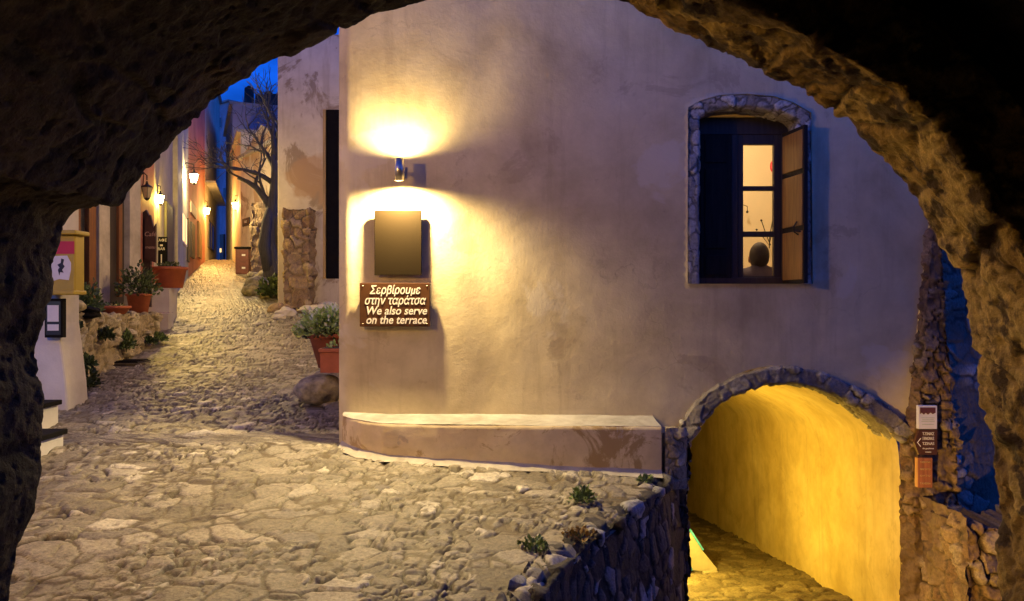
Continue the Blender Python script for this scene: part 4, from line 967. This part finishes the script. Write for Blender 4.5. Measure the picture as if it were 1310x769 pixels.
g = on_ground(735, 690); weed('dry yellowish tuft on the terrace edge', (g[0] + .03, g[1], g[2]), .09, .05, 150, .03, plain('dry_moss', (.25, .17, .06), .8, bump=0), 5, name='grass_tuft', cat='plant')
g = on_ground(826, 618); weed('little weed at the right end of the bench foot', g, .045, .05, 70, .03, M['leaf_mid'], 6, name='grass_tuft', cat='plant')
def gwp(px, py, k=0):
    # point on the garden wall face seen at px,py
    q_ = (px - 655) / F; dx, dy = gb_[0] - ga[0], gb_[1] - ga[1]; u_ = (q_ * ga[1] - ga[0]) / (dx - q_ * dy); y = ga[1] + dy * u_
    return (ga[0] + dx * u_ + .05, y - .03, (384.5 - py) / F * y)
for k, (px, py, r, h, lab) in enumerate(((100, 500, .17, .26, 'thick green weed at the near foot of the garden wall'), (104, 470, .10, .12, 'small weed low on the near end of the garden wall'), (131, 436, .09, .12, 'round weed growing out of the middle of the garden wall face'), (158, 450, .09, .24, 'hanging weed on the garden wall right of the round one'), (188, 440, .08, .07, 'small weed near the far foot of the garden wall'), (198, 437, .10, .09, 'weed at the far end of the garden wall'), (91, 420, .05, .05, 'tiny weed high on the near end of the garden wall'))):
    weed(lab, gwp(px, py), r, h, int(260 * r / .1), .05, M['leaf_mid'] if k % 2 else M['leaf'], 20 + k, group='weeds on the garden wall')
# on the wall
def tp(px, py, back=0.0):
    p = gwp(px, py); s = (-.165) / p[2] if False else 1
    Y = p[1] + back * 1.2; return W(px, py, Y)
def pot(name, label, c, prof, mat=None, cat='plant pot', soil=True):
    t = thing(name, label, cat, c)
    MB().lathe(prof, n=36).build('pot', mat or M['terra'], t, True)
    if soil:
        r = prof[-1][0]; z = prof[-3][1] - .01 if len(prof) > 3 else prof[-1][1]; MB().cyl((0, 0, z - .02), (0, 0, z - .005), r * .93, n=30).build('soil', M['soil'], t)
    return t
def potprof(r0, r1, h, rim=.02): return [(r0, 0), (r1 * .95, h - rim * 1.6), (r1 + rim * .4, h - rim * 1.5), (r1 + rim * .4, h), (r1 - rim * .6, h), (r1 - rim * .8, h - rim * 2)]
c = gwp(157, 402); c = (c[0] - .22, c[1] + .15, -.165); t = pot('bowl_planter', 'wide shallow terracotta bowl on the garden wall', c, potprof(.13, .19, .10)); leaves('dry_leaves', (0, 0, .09), .14, .14, .04, 40, .04, M['leaf'], t, 3)
c = gwp(189, 402); c = (c[0] - .20, c[1] + .1, -.17); t = pot('planter', 'terracotta pot with a loose green plant at the far end of the garden wall', c, potprof(.11, .155, .26)); stems('stem', (0, 0, .22), .30, .40, 18, M['leaf'], t, 5, .006, 1.1); leaves('foliage', (0, 0, .24), .27, .24, .36, 520, .055, M['leaf'], t, 8)
c = gwp(121, 402); c = (c[0] - .25, c[1] + .1, -.17); t = thing('potted_shrub', 'dark leafy shrub between the rock and the shallow bowl on the garden wall', 'plant', c); stems('stem', (0, 0, 0), .3, .32, 12, M['leaf'], t, 7, .006); leaves('foliage', (0, 0, .05), .20, .20, .33, 800, .05, M['leaf_mid'], t, 11); MB().lathe(potprof(.09, .12, .10)).build('pot', M['black'], t, True)
def lump(name, label, c, r, mat, cat='stone', seed=1, sc=(1, 1, .8), amp=.2):
    bm = bmesh.new(); bmesh.ops.create_icosphere(bm, subdivisions=4, radius=1)
    me = bpy.data.meshes.new(name); bm.to_mesh(me); bm.free(); V = np.array([v.co[:] for v in me.vertices])
    V2 = V * (1 + amp * fbm(V, 1.3, 3, seed) + amp * .3 * fbm(V, 5, 3, seed))[:, None] * np.array(sc) * r
    me.vertices.foreach_set('co', V2.ravel()); me.polygons.foreach_set('use_smooth', [True] * len(me.polygons)); me.materials.append(mat)
    o = bpy.data.objects.new(name, me); o.location = c; link(o); return tag(o, label, cat)
c = gwp(95, 402); lump('rock', 'brown rock lying on the near end of the garden wall', (c[0] - .16, c[1] + .1, -.06), .15, M['boulder'], seed=3, amp=.5)
c = gwp(112, 402); lump('black_bag', 'black plastic bag slumped on the garden wall beside the rock', (c[0] - .10, c[1] + .02, -.13), .13, M['black'], 'bag', seed=9, sc=(1.5, 1.2, .5), amp=.4)
# large pot, menu panels beyond
c = W(213, 366, 12.95); t = pot('large_planter', 'large terracotta tub beside the black sign at the red house', (c[0] + .05, c[1], .205), potprof(.20, .27, .34, .03)); leaves('foliage', (0, 0, .3), .2, .2, .1, 160, .05, M['leaf'], t, 4)
Yt = c[1]
c = XY(189, 12.3); t = thing('menu_stand', 'tall dark arched wooden menu panel leaning at the red house', 'board', (c[0], c[1], -.1))
a0 = W(177, 340, 12.3); a1 = W(200, 270, 12.3); wd = a1[0] - a0[0]
MB().prism([(-wd / 2, 0, .0), (wd * .15, 0, 0), (wd * .15, 0, 1.35), (-wd * .1, 0, 1.50), (-wd / 2, 0, 1.42)], (0, .05, 0)).build('tall_board', M['dwood'], t)
MB().prism([(-wd * .1, 0, .75), (wd * .5, 0, .68), (wd * .5, 0, 1.28), (wd * .38, 0, 1.22), (wd * .2, 0, 1.42), (-wd * .1, 0, 1.36)], (0, -.04, 0)).build('arched_board', M['signedge'], t)
text('chalk_lettering', 'Café', .10, plain('chalk', (.45, .35, .28), .8, bump=0), t, (wd * .2, -.043, 1.12), shear=.2); text('chalk_lettering', 'menu', .07, bpy.data.materials['chalk'], t, (wd * .2, -.043, .92), shear=.2)
t, bw, bh, d = board('sign', 'small black sign with white letters beyond the dark menu panel', 'sign', 200, 303, 213, 342, 14.0, .05, M['black'])
for s, z in (("ΚΑΦΕ", .38), ("BAR", .1)): text('lettering', s, .07, M['ink_w'], t, (0, -d - .002, bh * z))
mb = MB(); mb.box((0, -d - .003, -bh * .25), (.02, .002, bh * .35)); mb.box((0, -d - .003, bh * .22), (.05, .002, .03)); mb.build('mark', M['ink_w'], t)
c = (-5.5, 12.4, -.42); st2 = thing('white_step', 'low whitewashed step strewn with magenta petals below the large tub', 'steps', c)
o = MB().prism([(-5.95, 12.55, -.5), (-5.40, 12.55, -.5), (-5.68, 13.5, -.5), (-6.2, 13.5, -.5)], (0, 0, .69)).prism([(-5.9, 12.1, -.5), (-5.22, 12.1, -.5), (-5.34, 12.56, -.5), (-5.95, 12.56, -.5)], (0, 0, .30)).build('slab', M['white']); under(st2, o)
mb = MB(); rr = random.Random(5)
for k in range(60):
    x, y = rr.uniform(-5.7, -5.32), rr.uniform(12.15, 12.50); mb.poly([(x, y, -.192), (x + .03, y + .006, -.186), (x + .018, y + .03, -.190)])
under(st2, mb.build('petals', plain('magenta_petal', (.35, .03, .25), .6, bump=0)))
c = on_ground(162, 465); t = thing('drain_cover', 'dark rectangular iron drain cover set in the cobbles', 'drain cover', (c[0], c[1], c[2]))
mb = MB(); mb.box((0, 0, .02), (.42, .34, .02), bev=.003); mb.build('frame', M['iron'], t)
mb = MB(); [mb.box((0, -.14 + k * .04, .034), (.38, .022, .012)) for k in range(8)]; mb.build('grate', M['black'], t)
mb = MB(); mb.box((0, 0, 0.0), (.5, .42, .03)); mb.build('collar', M['street'], t)

# planters at the corner of the big house
bc = (-1.80, 7.45, float(gz(-1.8, 7.45)) + .12)
lump('boulder', 'round weathered boulder at the house corner carrying the square planter', bc, .19, M['boulder'], 'boulder', 5, (1.05, .9, .82), .30)
t = thing('square_planter', 'small square terracotta planter standing on the boulder', 'plant pot', (-1.62, 7.45, -.665))
mb = MB(); s = .14
bm = mb.bm; mb.prism([(-.145, -.12, 0), (.145, -.12, 0), (.145, .12, 0), (-.145, .12, 0)], (0, 0, .20)); mb.box((0, 0, .205), (.32, .27, .035), bev=.006); mb.build('pot', M['terra'], t)
MB().box((0, 0, .222), (.27, .22, .012)).build('soil', M['soil'], t); leaves('seedlings', (0, 0, .22), .12, .10, .06, 40, .035, M['leaf_pale'], t, 12)
lump('stone_block', 'flat stone behind the boulder under the round planter', (-1.78, 8.12, -.80), .24, M['boulder'], 'stone', 8, (1.1, .8, .55), .1)
t = pot('round_planter', 'round terracotta planter full of small white flowers beside the house corner', (-1.80, 8.1, -.68), potprof(.165, .265, .35, .03))
leaves('foliage', (0, 0, .33), .37, .33, .25, 2600, .055, M['leaf_pale'], t, 15); leaves('flowers', (0, -.02, .38), .36, .32, .24, 520, .045, M['flower'], t, 16, up=.6)
[x.__setitem__('kind', 'stuff') for x in t.children if x.name.startswith('flowers')]; leaves('inner_leaves', (0, 0, .30), .33, .30, .20, 900, .05, M['leaf'], t, 18)
# white rags at the foot of the pale house, built as rough lumps
for k, (px, py, r, sc, lab) in enumerate(((365, 404, .14, (1.2, .8, .7), 'jagged white rag left of the buttress foot'), (358, 409, .09, (1.3, .9, .6), 'small white rag in front of the jagged white rag'), (402, 400, .20, (1.3, .8, .5), 'broad white rag right of the buttress foot'), (420, 396, .16, (1.4, .8, .7), 'white rag half hidden by the flowers'))):
    c = on_ground(px, py); lump('white_rag', lab, (c[0], c[1], c[2] + r * .3), r, M['white'], 'stone', 30 + k, sc, .55)
for k, (px, py, r, lab) in enumerate(((330, 372, .30, 'ochre boulder left of the tree foot'), (322, 378, .20, 'small ochre stone lowest in the heap by the tree'), (338, 362, .26, 'brown boulder leaning on the tree foot'), (343, 382, .18, 'dark stone right of the ochre boulder'), (326, 360, .22, 'ochre boulder at the base of the ruined pillar'))):
    c = on_ground(px, py); lump('boulder', lab, (c[0], c[1], c[2] + r * .4), r, M['ruin'] if False else M['boulder'], 'boulder', 50 + k, (1, .9, .8), .35)
c = on_ground(355, 383); weed('dark low bush at the foot of the bare tree', c, .35, .45, 700, .09, M['leaf'], 60, name='bush', cat='bush')
# bin
c = on_ground(312, 351); t = thing('litter_bin', 'dark red wooden litter bin at the pale gable house', 'bin', c)
MB().box((0, 0, .36), (.38, .34, .72), bev=.01).build('body', M['bin'], t); MB().box((0, 0, .76), (.44, .40, .06), bev=.01).build('lid', M['black'], t)
mb = MB(); mb.box((.05, -.175, .55), (.10, .01, .05)); mb.box((.05, -.175, .18), (.10, .01, .05)); mb.build('label', M['paper'], t)

# ================================================================== bare tree
def tree():
    c = on_ground(350, 366); rr = random.Random(23); t = thing('bare_tree', 'leafless twisted tree against the dusk at the bend of the lane', 'tree', c); mb = MB(); tw = MB()
    k0 = c[1] / F
    def br(p, d, l, r, dep):
        n = 5; pts = [p.copy()]; q = p.copy(); dd = d.copy()
        for i in range(n):
            dd = (dd + Vector((rr.gauss(0, .17), rr.gauss(0, .12), rr.gauss(0.03, .14)))).normalized(); q = q + dd * l / n; pts.append(q.copy())
        (mb if dep < 3 else tw).tube(pts, [r * (1 - .45 * i / n) for i in range(n + 1)], 8 if dep < 2 else 5)
        if dep >= 6: return
        for i in range(rr.choice((2, 3, 3)) if dep < 5 else 2):
            a = rr.uniform(.35, 1.0) if i else .2; ax = Vector((rr.gauss(0, .5), 1, rr.gauss(0, .5))).normalized()
            nd = Matrix.Rotation(a * rr.choice((-1, 1)), 3, ax) @ dd; br(pts[-1 - (i > 0) * rr.choice((0, 1, 2))], nd.normalized(), l * rr.uniform(.62, .85), max(.007, r * .5), dep + 1)
    # trunk and two main limbs follow the photograph
    def P(px, py, dy=0): return Vector((((px - 655) * (c[1] + dy) / F) - c[0], dy, (384.5 - py) / F * (c[1] + dy) - c[2]))
    mb.tube([P(352, 372), P(350, 340), P(345, 310), P(346, 280), P(350, 255), P(352, 225), P(350, 195)], [.34, .24, .19, .16, .13, .10, .07], 12)
    mb.tube([P(345, 345, -.1), P(338, 315, -.2), P(341, 285, -.2), P(347, 262)], [.17, .15, .12, .09], 10)
    mb.tube([P(356, 350), P(358, 310), P(352, 280), P(340, 255), P(328, 240), P(316, 232), P(304, 228)], [.12, .11, .10, .09, .07, .05, .03], 8)
    for (a, b_, r) in (((350, 200), (338, 160), .08), ((351, 215), (330, 185), .07), ((350, 235), (322, 205), .07), ((352, 205), (354, 165), .07), ((328, 240), (318, 205), .05), ((316, 232), (298, 215), .035), ((340, 255), (330, 222), .05), ((352, 190), (345, 150), .06)):
        p = P(*a); d = P(*b_) - p; br(p, d.normalized(), d.length, r, 2)
    mb.build('trunk', M['bark'], t, True); tw.build('twigs', M['bark'], t)
tree()

# ================================================================== things in the lit passage
ftz = lambda Y: float(flo(Y))
t = thing('leaning_board', 'pale board with a blue edge leaning low inside the yellow passage', 'board', (1.98, 8.3, ftz(8.3)))
MB().prism([(-.32, .10, .02), (.14, 0, .02), (.16, 0, .05), (.02, .06, .22), (-.10, .10, .40), (-.32, .12, .52)], (0, .05, 0)).build('board_face', M['board'], t)
mb = MB(); mb.prism([(-.10, .09, .405), (.02, .05, .225), (.035, .05, .235), (-.09, .09, .43)], (0, .06, 0)); mb.prism([(-.34, .06, .0), (-.10, .0, .03), (-.10, .0, .06), (-.34, .06, .10)], (0, .03, 0)); mb.build('blue_edge', M['bluep'], t)
MB().box((.08, -.03, .02), (.16, .06, .04), rz=.3, bev=.008).build('foot', M['board'], t)
pt = (1.47, 7.75, ftz(7.75) + .72)
tl = thing('bulkhead_lamp', 'yellow bulkhead lamp low on the inner wall of the passage', 'lamp', pt)
MB().box((-.07, 0, 0), (.04, .16, .12), bev=.01).build('housing', M['iron'], tl); o = MB().sph((-.03, 0, 0), .045, 3).build('glass', lamp_glass('passage_globe', (1, .7, .2), 10), tl, True)
ld = bpy.data.lights.new('bulb', 'POINT'); ld.energy = E_TUNNEL; ld.color = YELLOW; ld.shadow_soft_size = .05
lo = bpy.data.objects.new('bulb', ld); lo.location = (.03, 0, 0); link(lo, tl)

sp = thing('floodlight', 'small orange floodlight on the low wall of the sunken lane, aimed at the rubble pier', 'lamp', (.75, 3.50, -1.95))
MB().box((0, 0, 0), (.12, .10, .10), rz=-.8, bev=.01).box((0, -.05, -.05), (.03, .12, .03)).build('housing', M['iron'], sp)
ld = bpy.data.lights.new('bulb', 'SPOT'); ld.energy = 420; ld.color = SODIUM; ld.spot_size = R(52); ld.spot_blend = .9; ld.shadow_soft_size = .04
lo = bpy.data.objects.new('bulb', ld); lo.location = (.07, .07, 0); lo.rotation_euler = (Vector((3.75, 6.0, -1.75)) - Vector((.82, 3.57, -1.95))).to_track_quat('-Z', 'Y').to_euler(); link(lo, sp)
# ================================================================== person behind the window
def person():
    px_, py_ = 971, 6.85
    x0 = (px_ - 655) / F * py_; hz = (384.5 - 330) / F * py_; fl = -.50
    J = {}; V = []; E = []; Rr = []
    def v(n_, p, r): J[n_] = len(V); V.append(p); Rr.append(r)
    def e_(a, b_): E.append((J[a], J[b_]))
    seat = hz - .70
    v('pelvis', (0, 0, seat + .10), .155); v('waist', (0, -.02, seat + .28), .135); v('chest', (0, -.03, seat + .45), .155); v('uchest', (0, -.02, seat + .545), .115); v('neck', (0, 0, seat + .62), .060); v('nk2', (0, .01, seat + .67), .058)
    for s, n_ in ((-1, 'l'), (1, 'r')):
        v('sh' + n_, (s * .175, -.02, seat + .545), .075); v('el' + n_, (s * .235, .02, seat + .27), .048); v('wr' + n_, (s * .16, .24, seat + .22), .032); v('hd' + n_, (s * .13, .31, seat + .21), .034)
        v('hp' + n_, (s * .10, .03, seat + .08), .10); v('kn' + n_, (s * .15, .42, seat + .12), .068); v('an' + n_, (s * .15, .48, fl + .10), .044); v('ft' + n_, (s * .16, .62, fl + .05), .040)
        e_('uchest', 'sh' + n_); e_('sh' + n_, 'el' + n_); e_('el' + n_, 'wr' + n_); e_('wr' + n_, 'hd' + n_); e_('pelvis', 'hp' + n_); e_('hp' + n_, 'kn' + n_); e_('kn' + n_, 'an' + n_); e_('an' + n_, 'ft' + n_)
        for k in range(4):
            nm = 'f%d' % k + n_; v(nm, (s * (.10 + .022 * k), .385 + (.01 if k in (1, 2) else 0), seat + .200), .009); e_('hd' + n_, nm)
        v('th' + n_, (s * .085, .335, seat + .215), .011); e_('hd' + n_, 'th' + n_)
    for a, b_ in (('pelvis', 'waist'), ('waist', 'chest'), ('chest', 'uchest'), ('uchest', 'neck'), ('neck', 'nk2')): e_(a, b_)
    me = bpy.data.meshes.new('person'); me.from_pydata(V, E, []); o = bpy.data.objects.new('person', me); link(o)
    o.modifiers.new('skin', 'SKIN'); sv = me.skin_vertices[0].data
    for i, r in enumerate(Rr): sv[i].radius = (r, r)
    sv[0].use_root = True
    o.modifiers['skin'].use_smooth_shade = True; ss = o.modifiers.new('s', 'SUBSURF'); ss.levels = 2; ss.render_levels = 2
    o.location = (x0, py_, 0); me.materials.append(M['cloth']); tag(o, 'person seated inside with their back to the window, dark against the lit room', 'person')
    # head
    bm = bmesh.new(); bmesh.ops.create_icosphere(bm, subdivisions=4, radius=1)
    for vv in bm.verts:
        x, y, z = vv.co; w_ = 1 - .16 * max(0, -z); X = x * .075 * w_; Y = y * .095 * (1 - .1 * max(0, -z)); Z = z * .115
        f_ = max(0, y)
        Y += .022 * math.exp(-((x) / .16) ** 2 - ((z + .12) / .2) ** 2) * (f_ > .6)               # nose
        Y -= .008 * (math.exp(-((x - .38) / .2) ** 2 - ((z - .05) / .15) ** 2) + math.exp(-((x + .38) / .2) ** 2 - ((z - .05) / .15) ** 2)) * (f_ > .5)
        vv.co = (X, Y, Z)
    hm = bpy.data.meshes.new('head'); bm.to_mesh(hm); bm.free(); hm.materials.append(M['skin']); hm.polygons.foreach_set('use_smooth', [True] * len(hm.polygons))
    h_ = bpy.data.objects.new('head', hm); link(h_, o); h_.location = (0, .02, hz)
    hb = MB(); hb.sph((0, -.008, .012), 1, 4, (.083, .097, .118)); hb.build('hair', M['hair'], o, True); hr = [q for q in o.children if q.name.startswith('hair')][0]; hr.location = (0, .0, hz + .006)
    mb = MB()
    for s in (-1, 1): mb.sph((s * .080, .012, hz - .012), 1, 2, (.010, .020, .032))
    mb.build('ear', M['skin'], o, True)
    mb = MB()
    for s in (-1, 1): mb.sph((s * .030, .098, hz + .005), .010, 2)
    mb.build('eye', M['paper'], o, True)
    MB().box((0, .105, hz - .062), (.045, .008, .010), bev=.003).build('mouth', M['redp'], o)
    tt = thing('stool', 'low round stool under the seated person', 'stool', (x0, py_, fl))
    MB().cyl((0, 0, seat - fl - .05), (0, 0, seat - fl - .01), .18, n=28).build('seat', M['bwood'], tt)
    for a in (45, 135, 225, 315):
        ca, sa = math.cos(R(a)), math.sin(R(a)); MB().cyl((ca * .12, sa * .12, seat - fl - .05), (ca * .15, sa * .15, 0), .014).build('leg', M['bwood'], tt)
person()

# ================================================================== skyline
rr = random.Random(3); nx, ny = 90, 12; V = []
for j in range(ny):
    for i in range(nx):
        x = -110 + i * 1.6; y = 95 + j * 6
        p = np.array([[x, y, 0.0]]); top = 24.0 + 1.2 * float(fbm(p, .10, 5, 3)[0]) - .03 * abs(x + 30)
        V.append((x, y, -6 + (top + 6) * min(1, (j / 2.0)) ** .7))
tag(mesh_obj('hill', V, grid_faces(ny, nx), M['hill']), 'dark hillside behind the village', kind='structure')
Yt = 108
t = thing('ruined_tower', 'small ruined tower standing on the skyline', 'tower', W(317, 122, Yt))
MB().prism([(-.55, 0, -2), (.55, 0, -2), (.5, 0, 1.2), (.1, 0, 1.35), (-.45, 0, 1.0)], (0, 1, 0)).build('wall', M['hill'], t)
t = thing('ruined_wall', 'broken ruined wall on the skyline right of the tower', 'ruin', W(340, 122, Yt))
MB().prism([(-1.6, 0, -2), (2, 0, -2), (1.7, 0, .25), (.9, 0, .2), (.6, 0, .6), (.0, 0, .5), (-.3, 0, .1), (-1.4, 0, .2)], (0, 1, 0)).build('wall', M['hill'], t)
